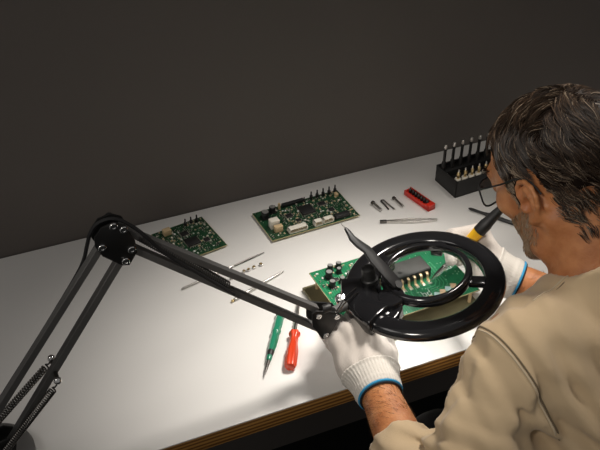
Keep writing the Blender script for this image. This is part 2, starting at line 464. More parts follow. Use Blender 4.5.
def pin_connector(root, x, y, z, w, d, h, n, m, pm, name='connector'):
    c = MB()
    t = 0.0012
    c.box((x, y, z + 0.001), (w, d, 0.002))
    c.box((x, y - d / 2 + t / 2, z + h / 2), (w, t, h)); c.box((x, y + d / 2 - t / 2, z + h / 2), (w, t, h))
    c.box((x - w / 2 + t / 2, y, z + h / 2), (t, d, h)); c.box((x + w / 2 - t / 2, y, z + h / 2), (t, d, h))
    o = c.build(name, m, root, smooth=False)
    p = MB()
    for k in range(n):
        p.box((x + ((k + 0.5) / n - 0.5) * (w - 2 * t), y, z + h * 0.45), (0.0008, 0.0008, h * 0.8))
    p.build('connector_pins', pm, o, smooth=False)
    return o

def side_connector(root, x, y, z, w, d, h, n):
    """white wire-to-board connector, open towards the board's front edge"""
    t = 0.0013; c = MB()
    c.box((x, y, z + h - t / 2), (w, d, t)); c.box((x, y, z + t / 2), (w, d, t))
    c.box((x - w / 2 + t / 2, y, z + h / 2), (t, d, h)); c.box((x + w / 2 - t / 2, y, z + h / 2), (t, d, h))
    c.box((x, y + d / 2 - t / 2, z + h / 2), (w, t, h))
    o = c.build('connector', M['white_plastic'], root, smooth=False)
    p = MB()
    for k in range(n): p.box((x + ((k + 0.5) / n - 0.5) * (w - 2 * t), y - d * 0.1, z + h * 0.45), (0.001, d * 0.7, 0.001))
    p.build('connector_pins', M['brass'], o, smooth=False)

def fuse_pins(root, x, y, z, h, r=0.0022):
    MB().lathe([(r, 0), (r, h * 0.45), (r * 0.55, h * 0.5), (r * 0.45, h * 0.95), (r * 0.2, h)], (x, y, z), n=10).build('header_pin', M['ic'], root)

# wide board near the wall
w2, d2 = 0.175, 0.090
pb = thing('circuit_board', 'wide green circuit board with white connectors lying near the dark back wall', 'circuit board', (0.5310, 1.2110, DESK + 0.0035), math.radians(2.6))
pcb_common(pb, w2, d2, 0.0018, M['pcb'])
Z = 0.0021
for sx in (-1, 1):
    for sy in (-1, 1):
        MB().cyl((sx * (w2 / 2 - 0.006), sy * (d2 / 2 - 0.006), -0.0035), (sx * (w2 / 2 - 0.006), sy * (d2 / 2 - 0.006), 0), 0.002, n=10).build('standoff', M['brass'], pb)
chip(pb, 0.006, 0.010, Z, 0.026, 0.026, 0.0035, 12)
chip(pb, 0.040, 0.016, Z, 0.014, 0.010, 0.002, 6)
chip(pb, -0.030, 0.008, Z, 0.012, 0.010, 0.002, 5)
chip(pb, -0.020, -0.012, Z, 0.009, 0.008, 0.002, 4)
chip(pb, 0.048, -0.008, Z, 0.010, 0.010, 0.002, 4)
can_cap(pb, -0.071, 0.022, Z, 0.0072, 0.0140); can_cap(pb, -0.052, 0.033, Z, 0.0062, 0.0120)
MB().box((-0.068, -0.010, Z + 0.0085), (0.017, 0.013, 0.017)).build('relay', M['white_plastic'], pb, bevel=0.0008)
MB().box((-0.066, -0.024, Z + 0.006), (0.015, 0.009, 0.012)).build('inductor', M['tan_cap'], pb, bevel=0.0008)
MB().cyl((-0.037, 0.036, Z), (-0.037, 0.036, Z + 0.012), 0.0025, n=12).build('film_capacitor', M['tan_cap'], pb)
side_connector(pb, -0.034, -0.036, Z, 0.036, 0.012, 0.009, 8)
side_connector(pb, 0.006, -0.037, Z, 0.016, 0.011, 0.010, 3)
side_connector(pb, 0.027, -0.036, Z, 0.020, 0.010, 0.009, 4)
chip(pb, 0.055, -0.036, Z, 0.028, 0.010, 0.008, 0, name='socket')
for k in range(5): fuse_pins(pb, 0.030 + 0.0125 * k, 0.039, Z, 0.017, 0.0030)
MB().box((-0.008, 0.039, Z + 0.003), (0.044, 0.007, 0.006)).build('header_socket', M['ic'], pb, bevel=0.0005)
fuse_pins(pb, 0.014, 0.036, Z, 0.011)
MB().box((0.077, 0.028, Z + 0.003), (0.006, 0.008, 0.006)).build('trimmer', M['tan_cap'], pb, bevel=0.0005)
smd_field(pb, w2, d2, Z, 130, 5, [(-0.009, 0.021, -0.005, 0.025), (-0.088, -0.045, -0.032, 0.042), (-0.055, 0.072, -0.045, -0.028), (-0.032, 0.016, 0.034, 0.045)])

# smaller board behind the lamp arm
w1, d1 = 0.100, 0.098
pa = thing('circuit_board', 'small square green circuit board partly behind the black lamp arm', 'circuit board', (0.3124, 1.2240, DESK + 0.003), math.radians(9))
pcb_common(pa, w1, d1, 0.0018, M['pcb'])
for sx in (-1, 1):
    for sy in (-1, 1):
        MB().cyl((sx * (w1 / 2 - 0.006), sy * (d1 / 2 - 0.006), -0.003), (sx * (w1 / 2 - 0.006), sy * (d1 / 2 - 0.006), 0), 0.002, n=10).build('standoff', M['brass'], pa)
chip(pa, 0.002, -0.010, Z, 0.024, 0.022, 0.003, 10)
chip(pa, 0.000, 0.018, Z, 0.014, 0.012, 0.002, 5)
chip(pa, 0.026, -0.018, Z, 0.010, 0.010, 0.002, 4)
MB().box((-0.026, 0.034, Z + 0.0055), (0.014, 0.011, 0.011)).build('relay', M['tan_cap'], pa, bevel=0.0008)
for k in range(3): fuse_pins(pa, 0.013 + 0.0115 * k, 0.040, Z, 0.015, 0.0028)
smd_field(pa, w1, d1, Z, 105, 11, [(-0.012, 0.016, -0.022, 0.003), (-0.035, -0.017, 0.027, 0.041)])

# board under repair, on its carrier
wb, db = 0.228, 0.153
ang = math.radians(2.0)
c0 = V((0.4549, 1.0236)); ex = V((math.cos(ang), math.sin(ang))); ey = V((-ex.y, ex.x))
ctr = c0 + ex * wb / 2 - ey * db / 2
wk = thing('circuit_board', 'bright green circuit board on a khaki carrier under the round magnifier lens', 'circuit board', (ctr.x, ctr.y, DESK + 0.0005), ang)
tag(MB().box((-0.004, -0.004, 0.0030), (wb + 0.014, db + 0.014, 0.006)).build('carrier', M['khaki'], wk, bevel=0.001), 'khaki carrier plate')
TZ = 0.0335
for sx in (-1, 1):
    for sy in (-1, 0, 1):
        x, y = sx * (wb / 2 - 0.010), sy * (db / 2 - 0.010)
        MB().lathe([(0.003, 0.006), (0.003, TZ - 0.0005)], (x, y, 0), n=6).build('standoff', M['tan_cap'], wk)
pcb_common(wk, wb, db, 0.002, M['pcb_bright'], TZ)
ZW = TZ + 0.0023
def wloc(x, y):
    q = V((x, y)) - ctr; return q.dot(ex), q.dot(ey)
# row of gull-wing pins of the big power module
px0, py0 = wloc(0.5765, 0.9330); px1, py1 = wloc(0.6230, 0.9350)
pm = V((px0, py0)); dv = (V((px1, py1)) - pm) / 4
bx = (px0 + px1) / 2 + 0.002; by = (py0 + py1) / 2 + 0.0215
mod = MB().box((bx, by, ZW + 0.0085), (0.062, 0.036, 0.017)).build('power_module', M['ic'], wk, bevel=0.0012)
tag(MB().box((bx, by, ZW + 0.0172), (0.059, 0.033, 0.0012)).build('module_lid', M['ic_top'], mod, bevel=0.0004), 'grey lid of the power module')
MB().cyl((bx - 0.022, by - 0.008, ZW + 0.0178), (bx - 0.022, by - 0.008, ZW + 0.0182), 0.003, n=16).build('pin_one_dot', M['ic'], mod)
front = by - 0.018
for k in range(5):
    q = pm + dv * k; x = q.x; m = MB(); wpn = 0.0042
    prof = [(front + 0.001, 0.0125), (front - 0.0035, 0.0125), (front - 0.0050, 0.0115), (front - 0.0060, 0.0035), (front - 0.0072, 0.0018), (front - 0.0130, 0.0016)]
    for a, b in zip(prof, prof[1:]):
        m.bar((x, a[0], ZW + a[1]), (x, b[0], ZW + b[1]), wpn, 0.0011, (1, 0, 0))
    m.build('module_pin', M['copper_tan'], mod, bevel=0.0002)
    MB().box((x, front - 0.0118, ZW + 0.0005), (0.0056, 0.010, 0.001)).build('solder_pad', M['solder'], wk, bevel=0.0003)
def trace(pts, wd=0.0011, m='trace', name='trace', h=0.0003):
    t = MB()
    for a, b in zip(pts, pts[1:]):
        t.bar((a[0], a[1], ZW + h), (b[0], b[1], ZW + h), wd, 0.0004, (-(b[1] - a[1]), b[0] - a[0], 0))
    return t.build(name, M[m], wk, smooth=False)
f0 = front - 0.018
for k in range(4):
    x = px0 + 0.050 + 0.0048 * k; y = f0 + 0.010 - 0.0052 * k
    trace([(px0 + 0.036 + 0.003 * k, f0 - 0.006 - 0.0042 * k), (x, f0 - 0.005 - 0.0042 * k), (x + 0.008, f0 + 0.004 - 0.0036 * k), (x + 0.009, by + 0.012)])
for k in range(3):
    x = px0 + 0.0095 * k
    trace([(x, f0 + 0.003), (x - 0.003, f0 - 0.006), (x - 0.003, f0 - 0.018)])
# silkscreen marks
def silk_box(x, y, w, h):
    trace([(x - w / 2, y - h / 2), (x + w / 2, y - h / 2)], 0.0011, 'silk', 'silkscreen'); trace([(x - w / 2, y + h / 2), (x + w / 2, y + h / 2)], 0.0011, 'silk', 'silkscreen')
    trace([(x - w / 2, y - h / 2), (x - w / 2, y + h / 2)], 0.0011, 'silk', 'silkscreen'); trace([(x + w / 2, y - h / 2), (x + w / 2, y + h / 2)], 0.0011, 'silk', 'silkscreen')
sx, sy = wloc(0.6010, 0.9020)
silk_box(sx, sy, 0.0052, 0.0070); silk_box(sx + 0.0085, sy, 0.0052, 0.0070)
trace([(sx - 0.0026, sy), (sx - 0.0026, sy + 0.0085)], 0.0011, 'silk', 'silkscreen'); trace([(sx + 0.0111, sy - 0.001), (sx + 0.0111, sy + 0.009)], 0.0011, 'silk', 'silkscreen')
qx, qy = wloc(0.664, 0.945)
silk_box(qx, qy, 0.005, 0.006); silk_box(qx + 0.008, qy + 0.001, 0.005, 0.006)
# broad pads below the marks
for k, cname in enumerate(('pad_tan', 'pad_blue', 'pad_tan', 'pad_blue', 'pad_tan')):
    gx, gy = wloc(0.6080 + 0.0115 * k, 0.8915 + 0.0030 * k)
    MB().box((gx, gy, ZW + 0.0004), (0.0095, 0.011, 0.0008), Matrix.Rotation(-0.5, 3, 'Z')).build('contact_pad', M[cname], wk, bevel=0.0003)
# tall parts on the left end of this board
for (x, y, r, h) in ((-0.090, 0.052, 0.0058, 0.013), (-0.080, 0.068, 0.0045, 0.011), (-0.095, 0.030, 0.0052, 0.012), (-0.070, 0.056, 0.0042, 0.010), (-0.064, 0.069, 0.0045, 0.010), (-0.076, 0.032, 0.0045, 0.011), (-0.084, 0.008, 0.0050, 0.012), (-0.060, 0.038, 0.0045, 0.011)):
    can_cap(wk, x, y, ZW, r, h)
chip(wk, -0.082, 0.042, ZW, 0.008, 0.006, 0.002, 3)
smd_field(wk, wb, db, ZW, 110, 3, [(-0.052, 0.115, -0.080, 0.058)])
# ------------------------------------------------------------------ small tools on the bench
def ldir(a, b):
    d = V(b) - V(a); return d.length, d.normalized()

def probe(label, a, b, r, tail):
    L, d = ldir(a, b); rz = math.atan2(d.y, d.x)
    t = thing('metal_probe', label, 'probe', (a[0], a[1], DESK), rz)
    r0 = r
    MB().lathe([(r0 * 0.8, 0), (r0, 0.002), (r0, L * 0.42), (r0 * 0.85, L * 0.43), (r0 * 0.85, L * 0.52), (r0 * 1.05, L * 0.53), (r0 * 1.05, L * 0.60), (r0 * 0.8, L * 0.62)], (0, 0, r0 * 1.05), (1, 0, 0), n=14).build('handle', M['steel'], t)
    MB().lathe([(r0 * 0.75, L * 0.62), (r0 * 0.7, L * 0.85), (r0 * 0.25, L)], (0, 0, r0 * 1.05), (1, 0, 0), n=12).build('tip', M['dark_steel'] if not tail else M['steel'], t)
    if tail:
        MB().sphere((-0.003, 0, r0 * 1.05), r0 * 0.95, 10, 7).build('end_cap', M['brass'], t)
probe('thin steel probe with a dark tip, farther of two crossing under the lamp arm', (0.2620, 1.1050), (0.4221, 1.1420), 0.0022, False)
probe('steel probe with a brass end, nearer of two crossing under the lamp arm', (0.3320, 1.0455), (0.4345, 1.0815), 0.0028, True)

nut_lab = ['leftmost', 'second from the left', 'third from the left', 'third from the right', 'second from the right', 'rightmost']
nut = None
for i, (x, y) in enumerate([(0.3335, 1.0968), (0.3468, 1.0992), (0.3720, 1.1070), (0.3805, 1.1080), (0.3912, 1.1105), (0.4050, 1.1130)]):
    lab = 'small steel hex nut, %s of the row of six' % nut_lab[i]
    if nut is None:
        nut = thing('hex_nut', lab, 'nut', (x, y, DESK), 0.3, 'small hex nuts in a row')
        b = MB(); n6 = 6; ro, ri, h = 0.0034, 0.0017, 0.0042
        vs = []
        for r, z, k in ((ro, 0, 6), (ro, h, 6), (ri, h, 6), (ri, 0, 6)):
            vs += [(r * math.cos(PI * j / 3), r * math.sin(PI * j / 3), z) for j in range(6)]
        fs = [(a * 6 + j, a * 6 + (j + 1) % 6, ((a + 1) % 4) * 6 + (j + 1) % 6, ((a + 1) % 4) * 6 + j) for a in range(4) for j in range(6)]
        b.add(vs, fs); b.build('nut_body', M['steel'], nut, bevel=0.0003)
        MB().lathe([(0.0024, h - 0.0002), (0.0024, h + 0.0006), (0.0017, h + 0.0006), (0.0017, h - 0.0002)], n=12).build('collar', M['brass'], nut)
    else:
        dup(nut, (x, y, DESK), 0.3 + i * 0.7, lab)

# green screwdriver, blade towards the bench's front edge
L, d = ldir((0.3905, 0.9850, 0), (0.3163, 0.8685, 0))
t = thing('screwdriver', 'green slim screwdriver with its dark blade pointing to the bench front', 'screwdriver', (0.3905, 0.9850, DESK), math.atan2(d.y, d.x))
R0 = 0.0066; zc = R0 * 1.12
flute = lambda a: 1 + 0.06 * math.cos(6 * a)
GS = 1.13
MB().lathe([(r_, h_ * GS) for r_, h_ in ((0.0045, 0), (0.0066, 0.002), (R0 * 1.12, 0.004), (R0 * 1.12, 0.008), (0.0054, 0.0105), (R0 * 0.97, 0.013), (R0 * 1.0, 0.030), (R0 * 0.9, 0.036), (R0 * 1.06, 0.040), (R0 * 1.06, 0.044), (R0 * 0.85, 0.047), (R0 * 0.95, 0.052), (R0 * 0.9, 0.070), (R0 * 0.72, 0.079))], (0, 0, zc), (1, 0, 0), n=24, fl=flute).build('handle', M['green'], t)
MB().lathe([(r_, h_ * GS) for r_, h_ in ((0.0052, 0.079), (0.0054, 0.081), (0.0045, 0.087), (0.0036, 0.089))], (0, 0, zc), (1, 0, 0), n=18).build('ferrule', M['ic'], t)
MB().lathe([(r_, h_ * GS) for r_, h_ in ((0.0044, 0.0885), (0.0042, 0.0945), (0.0030, 0.097))], (0, 0, zc), (1, 0, 0), n=18).build('collar', M['green'], t)
MB().lathe([(0.0026, 0.108), (0.0024, 0.122), (0.0015, 0.132), (0.0006, L)], (0, 0, zc), (1, 0, 0), n=12).build('blade', M['dark_steel'], t)

# red screwdriver, handle towards the bench's front edge
L, d = ldir((0.3549, 0.8651, 0), (0.4105, 0.9680, 0))
t = thing('screwdriver', 'red fluted screwdriver with its handle pointing to the bench front', 'screwdriver', (0.3549, 0.8651, DESK), math.atan2(d.y, d.x))
R0 = 0.0088; zc = R0 * 1.02
MB().lathe([(R0 * 0.6, 0), (R0 * 0.86, 0.0015), (R0, 0.006), (R0 * 1.0, 0.034), (R0 * 0.84, 0.045), (R0 * 0.72, 0.052), (R0 * 0.70, 0.064), (R0 * 0.95, 0.069), (R0 * 0.95, 0.074), (R0 * 0.6, 0.077)], (0, 0, zc), (1, 0, 0), n=36, fl=lambda a: 1 + 0.075 * math.cos(6 * a)).build('handle', M['orange_red'], t)
MB().lathe([(0.0030, 0.076), (0.0030, 0.090), (0.0024, 0.130), (0.0022, 0.150)], (0, 0, zc), (1, 0, 0), n=12).build('shaft', M['steel'], t)

# pins and cotter pin
def pin(label, a, b, r, name='steel_pin'):
    L, d = ldir((*a, 0), (*b, 0))
    t = thing(name, label, 'pin', (a[0], a[1], DESK), math.atan2(d.y, d.x))
    MB().lathe([(r * 1.2, 0), (r * 1.6, 0.0008), (r * 1.6, 0.004), (r * 1.05, 0.0048)], (0, 0, r * 1.6), (1, 0, 0), n=12).build('head', M['dark_steel'], t)
    MB().lathe([(r, 0.0046), (r, L - 0.003), (r * 0.6, L)], (0, 0, r * 1.6), (1, 0, 0), n=12).build('shank', M['steel'], t)
pin('short thick steel pin, left of the cotter pin, between board and tweezers', (0.6600, 1.1985), (0.6645, 1.1690), 0.0027)
pin('dark thin steel pin, right of the cotter pin, toward the red holder', (0.7037, 1.1976), (0.7072, 1.1648), 0.0022)
t = thing('cotter_pin', 'two-legged steel cotter pin lying between the two straight pins', 'pin', (0.6815, 1.1960, DESK), math.atan2(-0.031, 0.003))
MB().tube([(0.0, 0.003 * math.cos(a), 0.0032) if False else (-0.003 * math.cos(a) - 0.001, 0.0032 * math.sin(a), 0.0024) for a in [i * PI / 6 - PI / 2 for i in range(7)]], 0.0012, 8).build('eye', M['dark_steel'], t)
MB().tube([(-0.001, -0.0032, 0.0024), (0.010, -0.0032, 0.0024), (0.026, -0.0046, 0.0020)], 0.0014, 8).build('leg', M['dark_steel'], t)
MB().tube([(-0.001, 0.0032, 0.0024), (0.010, 0.0032, 0.0024), (0.032, 0.0050, 0.0020)], 0.0014, 8).build('leg', M['steel'], t)

# tweezers
a, b = (0.6475, 1.1400), (0.7448, 1.1050)
L, d = ldir((*a, 0), (*b, 0))
t = thing('tweezers', 'slim steel tweezers lying in front of the steel pins', 'tweezers', (a[0], a[1], DESK), math.atan2(d.y, d.x))
for s in (-1, 1):
    MB().prism([(0.010, 0.0006), (0.030, 0.0020), (0.055, 0.0040), (0.075, 0.0030), (L, 0.0003), (L, 0.0015), (0.078, 0.0046), (0.055, 0.0056), (0.028, 0.0034), (0.010, 0.0020)], (0, 0, 0.0006), (1, 0, 0), (0, s, 0), (0, 0, 1), 0, 0.0046).build('arm', M['steel'], t, bevel=0.0004)
tag(MB().box((0.005, 0, 0.0030), (0.012, 0.0056, 0.0050)).build('butt', M['dark_steel'], t, bevel=0.0006), 'dark butt end of the tweezers')

# red bit holder
a, b = V((0.7370, 1.2040)), V((0.7520, 1.1370))
L, d = ldir((*a, 0), (*b, 0)); rz = math.atan2(d.y, d.x); R2 = Matrix.Rotation(rz, 3, 'Z')
t = thing('bit_holder', 'small red plastic strip holding a row of black bits', 'bit holder', (a.x, a.y, DESK), rz)
m = MB(); m.box((L / 2, 0, 0.003), (L, 0.0165, 0.006)); m.box((L / 2, 0.0070, 0.0075), (L, 0.0025, 0.0095)); m.box((L / 2, -0.0070, 0.0065), (L, 0.0025, 0.0075))
m.box((L - 0.005, 0, 0.0065), (0.010, 0.0165, 0.0125)); m.box((0.0015, 0, 0.0055), (0.003, 0.0165, 0.009))
m.build('holder_body', M['red'], t, bevel=0.0008)
ords = ['farthest', 'second', 'third', 'fourth', 'fifth', 'sixth', 'seventh']
bit = None
for k in range(7):
    p = R2 @ V((0.0085 + k * 0.0078, 0, 0)); loc = (a.x + p.x, a.y + p.y, DESK + 0.0062)
    lab = 'black stubby bit in the red holder, ' + (ords[k] + (' from the camera' if k == 0 else ' from its far end'))
    if bit is None:
        bit = thing('screwdriver_bit', lab, 'bit', loc, rz, 'stubby bits in the red holder')
        MB().lathe([(0.0030, 0), (0.0032, 0.0015), (0.0032, 0.0065), (0.0022, 0.0075)], n=6).build('hex_body', M['ic'], bit, smooth=False)
        MB().lathe([(0.0021, 0.0074), (0.0016, 0.0095), (0.0010, 0.0115)], n=10).build('tip', M['dark_steel'], bit)
    else: dup(bit, loc, rz, lab)

# black bit box with upright bits
rz = math.radians(3.5); RB = Matrix.Rotation(rz, 3, 'Z'); c0 = V((0.8115, 1.1535, DESK))
BW, BD, BH = 0.150, 0.068, 0.036
t = thing('bit_box', 'open black plastic bit box near the wall holding upright bits', 'bit box', c0, rz)
m = MB(); w = 0.003
m.box((BW / 2, BD / 2, 0.002), (BW, BD, 0.004)); m.box((BW / 2, w / 2, BH / 2), (BW, w, BH)); m.box((BW / 2, BD - w / 2, BH / 2), (BW, w, BH))
m.box((w / 2, BD / 2, BH / 2), (w, BD, BH)); m.box((BW - w / 2, BD / 2, BH / 2), (w, BD, BH))
m.build('box_body', M['black_matte'], t, bevel=0.0008)
MB().box((BW / 2, 0.013, 0.0145), (BW - 2 * w, 0.018, 0.029)).build('front_ledge', M['black_matte'], t, bevel=0.0008)
MB().box((BW / 2, 0.054, 0.0155), (BW - 2 * w, 0.019, 0.031)).build('rear_ledge', M['black_matte'], t, bevel=0.0008)
MB().box((BW / 2, 0.034, 0.0115), (BW - 2 * w, 0.020, 0.015)).build('middle_floor', M['black_matte'], t, bevel=0.0008)
tall = None; onames = ['leftmost', 'second from the left', 'third from the left', 'fourth from the left', 'fifth from the left', 'sixth from the left', 'seventh from the left']
for k in range(7):
    p = RB @ V((0.0065 + 0.0195 * k, 0.054, 0.031)) + c0
    lab = 'tall slim bit in the rear row of the black box, ' + onames[k]
    if tall is None:
        tall = thing('screwdriver_bit', lab, 'bit', p, 0, 'tall bits in the rear row')
        MB().lathe([(0.0042, -0.006), (0.0042, 0.016), (0.0030, 0.019)], n=12).build('shank', M['ic'], tall)
        MB().lathe([(0.0028, 0.0185), (0.0028, 0.041), (0.0032, 0.042), (0.0032, 0.047)], n=12).build('shaft', M['ic'], tall)
        tag(MB().lathe([(0.0030, 0.0468), (0.0032, 0.0490), (0.0028, 0.0555), (0.0014, 0.0565)], n=12).build('tip', M['steel'], tall), 'bright steel tip')
    else: dup(tall, p, 0, lab)
short = None
for k in range(7):
    p = RB @ V((0.011 + 0.0155 * k, 0.012, 0.029)) + c0
    lab = 'short brass-tipped bit in the front row of the black box, ' + onames[k]
    if short is None:
        short = thing('screwdriver_bit', lab, 'bit', p, 0, 'short bits in the front row')
        tag(MB().lathe([(0.0062, -0.002), (0.0062, 0.0050), (0.0055, 0.0060)], n=14).build('socket', M['white_plastic'], short), 'white socket')
        MB().lathe([(0.0026, 0.0058), (0.0026, 0.012), (0.0034, 0.0125), (0.0034, 0.018), (0.0020, 0.020)], n=10).build('shank', M['brass'], short)
        MB().lathe([(0.0018, 0.0198), (0.0018, 0.0245), (0.0010, 0.026)], n=10).build('tip', M['steel'], short)
    else: dup(short, p, 0, lab)

# dark pen-like tool behind the right hand
a, b = (0.8155, 1.1120), (0.8700, 1.0330)
L, d = ldir((*a, 0), (*b, 0))
t = thing('pen_tool', 'thin black pen-shaped tool lying on the bench behind the soldering iron', 'tool', (a[0], a[1], DESK), math.atan2(d.y, d.x))
MB().lathe([(0.0012, 0), (0.0026, 0.004), (0.0028, 0.030), (0.0034, 0.034), (0.0036, L - 0.004), (0.0024, L)], (0, 0, 0.0036), (1, 0, 0), n=14).build('barrel', M['black_matte'], t)
MB().box((L * 0.55, 0, 0.0078), (0.030, 0.0018, 0.0012)).build('clip', M['dark_steel'], t, bevel=0.0003)
# ------------------------------------------------------------------ magnifier lamp on its jointed arm
YA = 0.845
base = V((-0.075, 0.868, DESK))
lamp = thing('magnifier_lamp', 'black jointed-arm magnifier lamp with a round lens head reaching over the bench', 'magnifier lamp', base)
ORG = base.copy()
def P(x, z, y=YA): return V((x, y, z))
# weighted base and post
MB().lathe([(0.055, 0), (0.058, 0.002), (0.058, 0.014), (0.052, 0.019), (0.02, 0.021)], base, n=48).build('base', M['black_metal'], lamp)
MB().cyl(base + V((0, -0.023, 0.02)), base + V((0, -0.023, 0.045)), 0.011, n=20).build('post', M['black_metal'], lamp)

def bolt(p, r, parent, sgn=-1, y=None):
    b = MB(); d = V((0, sgn, 0))
    b.lathe([(r, 0), (r, 0.0016), (r * 0.85, 0.0024), (r * 0.45, 0.0025), (r * 0.42, 0.0016), (0.0001, 0.0016)], p, d, n=18)
    b.build('bolt', M['chrome'], parent)

def plates(poly, y0, y1, parent, name, bolts, br, t=0.0028):
    for y, s in ((y0, -1), (y1, 1)):
        q = MB().prism(poly, (0, y, 0), (1, 0, 0), (0, 0, 1), (0, 1, 0), -t / 2, t / 2).build(name, M['black_plate'], parent, bevel=0.0008)
        for bx, bz in bolts: bolt(V((bx, y + s * t / 2, bz)), br, q, s)

hubp = [(0.1035, 1.1010), (0.1130, 1.1125), (0.1280, 1.1160), (0.1405, 1.1080), (0.1490, 1.0830), (0.1500, 1.0660), (0.1385, 1.0495), (0.1300, 1.0515), (0.1090, 1.0720), (0.1025, 1.0880)]
plates(hubp, YA - 0.0092, YA + 0.0092, lamp, 'elbow_plate', [(0.1265, 1.1110), (0.1375, 1.1030), (0.1100, 1.0850), (0.1435, 1.0720), (0.1345, 1.0575)], 0.0050)
tri = [(0.376, 0.886), (0.382, 0.889), (0.417, 0.8735), (0.4205, 0.866), (0.4025, 0.832), (0.392, 0.8315), (0.3765, 0.862)]
plates(tri, YA - 0.0105, YA + 0.0105, lamp, 'head_plate', [(0.3855, 0.8790), (0.4135, 0.8675), (0.3970, 0.8385)], 0.0045)
lowp = [(-0.105, 0.803), (-0.092, 0.815), (-0.048, 0.826), (-0.036, 0.818), (-0.040, 0.800), (-0.062, 0.782), (-0.088, 0.782)]
plates(lowp, YA - 0.0115, YA + 0.0115, lamp, 'base_plate', [(-0.094, 0.802), (-0.048, 0.812)], 0.0042)
# four arm bars
def armbar(a, b, w=0.0108, h=0.0085):
    return MB().bar(P(*a), P(*b), w, h, (0, 1, 0)).build('arm_bar', M['black_metal'], lamp, bevel=0.0004, seg=1)
armbar((0.1115, 1.0825), (-0.094, 0.8075))
armbar((0.1350, 1.0610), (-0.048, 0.8010), 0.0108, 0.0090)
armbar((0.1330, 1.1010), (0.3870, 0.8825))
armbar((0.1400, 1.0720), (0.3985, 0.8370))
# springs
def spring(a, b, r, wire, turns, y, hook=0.012):
    a = P(*a, y); b = P(*b, y); d = (b - a); L = d.length; d = d / L; x, yy, _ = ortho(d); pts = [a, a + d * hook * 0.6]
    n = int(turns * 10)
    for i in range(n + 1):
        t = i / n; an = 2 * PI * turns * t
        pts.append(a + d * (hook + (L - 2 * hook) * t) + (x * math.cos(an) + yy * math.sin(an)) * r)
    pts += [b - d * hook * 0.6, b]
    return MB().tube(pts, wire, 5).build('spring', M['dark_steel'], lamp)
spring((0.0290, 0.9110), (-0.088, 0.800), 0.0042, 0.0011, 34, YA + 0.0150)
spring((0.0290, 0.8990), (-0.064, 0.796), 0.0042, 0.0011, 34, YA - 0.0150)
MB().cyl(P(0.029, 0.9085, YA - 0.021), P(0.029, 0.9085, YA + 0.021), 0.0028, n=12).build('spring_pin', M['dark_steel'], lamp)
for y in (-0.0205, 0.0205):
    MB().sphere(P(0.029, 0.9085, YA + y), 0.0052, 12, 8).build('pin_knob', M['chrome'], lamp)
spring((0.1480, 1.0900), (0.2680, 0.9620), 0.0050, 0.0011, 44, YA - 0.0020)
# cable along the arm
cab = [(0.2660, 0.9590), (0.2250, 1.0050), (0.1850, 1.0500), (0.1640, 1.0820), (0.1480, 1.1020), (0.1300, 1.1150), (0.1120, 1.1120), (0.1010, 1.0980), (0.0960, 1.0800), (0.0850, 1.0600), (0.0500, 1.0100), (0.0100, 0.9560), (-0.0400, 0.8900), (-0.0850, 0.8290), (-0.104, 0.79), (-0.106, 0.7600), (-0.13, 0.7535), (-0.22, 0.7535)]
def smooth_pts(pts, k=5):
    out = []
    for i in range(len(pts) - 1):
        p0 = pts[max(i - 1, 0)]; p1 = pts[i]; p2 = pts[i + 1]; p3 = pts[min(i + 2, len(pts) - 1)]
        for j in range(k):
            t = j / k
            out.append(0.5 * ((2 * p1) + (p2 - p0) * t + (2 * p0 - 5 * p1 + 4 * p2 - p3) * t * t + (3 * p1 - p0 - 3 * p2 + p3) * t ** 3))
    return out + [pts[-1]]
MB().tube(smooth_pts([P(x, z - (0.012 if 8 < i < 14 else 0), YA + (-0.0100, -0.0100, -0.0100, -0.0100, -0.006, -0.002, 0.001, 0.003, 0.007, 0.011)[min(i, 9)]) for i, (x, z) in enumerate(cab)]), 0.0024, 8).build('cable', M['rubber'], lamp)

# round head
RC = V((0.5597, 0.8455, 0.8700)); RU = V((0.9885, 0, 0.1514)); RV = V((0.011, 0.9973, -0.0721)); RN = V((-0.151, 0.073, 0.9858))
RU.normalize(); RN.normalize(); RV = RN.cross(RU).normalized(); RU = RV.cross(RN)
RM = Matrix((RU, RV, RN)).transposed()
def rl(u, v, n=0): return RC + RU * u + RV * v + RN * n
def ringrev(prof, cu=0, cv=0, n=96, a0=0, a1=2 * PI):
    full = abs(a1 - a0 - 2 * PI) < 1e-6; m = MB(); k = len(prof); ns = n if full else n + 1; vs = []
    for i in range(ns):
        a = a0 + (a1 - a0) * i / n
        for r, h in prof: vs.append(rl(cu + r * math.cos(a), cv + r * math.sin(a), h))
    fs = [((i % ns) * k + j, (i % ns) * k + (j + 1) % k, ((i + 1) % ns) * k + (j + 1) % k, ((i + 1) % ns) * k + j) for i in range(n) for j in range(k)]
    if not full: fs += [tuple(range(k)), tuple((ns - 1) * k + j for j in range(k))]
    return m.add(vs, fs)
ann = [(0.0880, -0.006), (0.1130, -0.0065), (0.1165, -0.0045), (0.1175, -0.001), (0.1165, 0.004), (0.1130, 0.0080), (0.1060, 0.0105), (0.0980, 0.0112), (0.0920, 0.0105), (0.0885, 0.0085), (0.0870, 0.0050), (0.0870, -0.0045)]
head = ringrev(ann).build('head_ring', M['black_gloss'], lamp)
LU, LV = 0.0065, 0.0035
lens_prof = [(0.0575, 0.0080), (0.0640, 0.0050), (0.0660, 0.0060), (0.0668, 0.0085), (0.0668, 0.0120), (0.0655, 0.0128), (0.0655, 0.0142), (0.0664, 0.0150), (0.0655, 0.0180), (0.0630, 0.0203), (0.0600, 0.0208), (0.0578, 0.0198), (0.0566, 0.0175), (0.0566, 0.0110)]
lr = ringrev(lens_prof, LU, LV).build('lens_ring', M['black_gloss'], lamp)
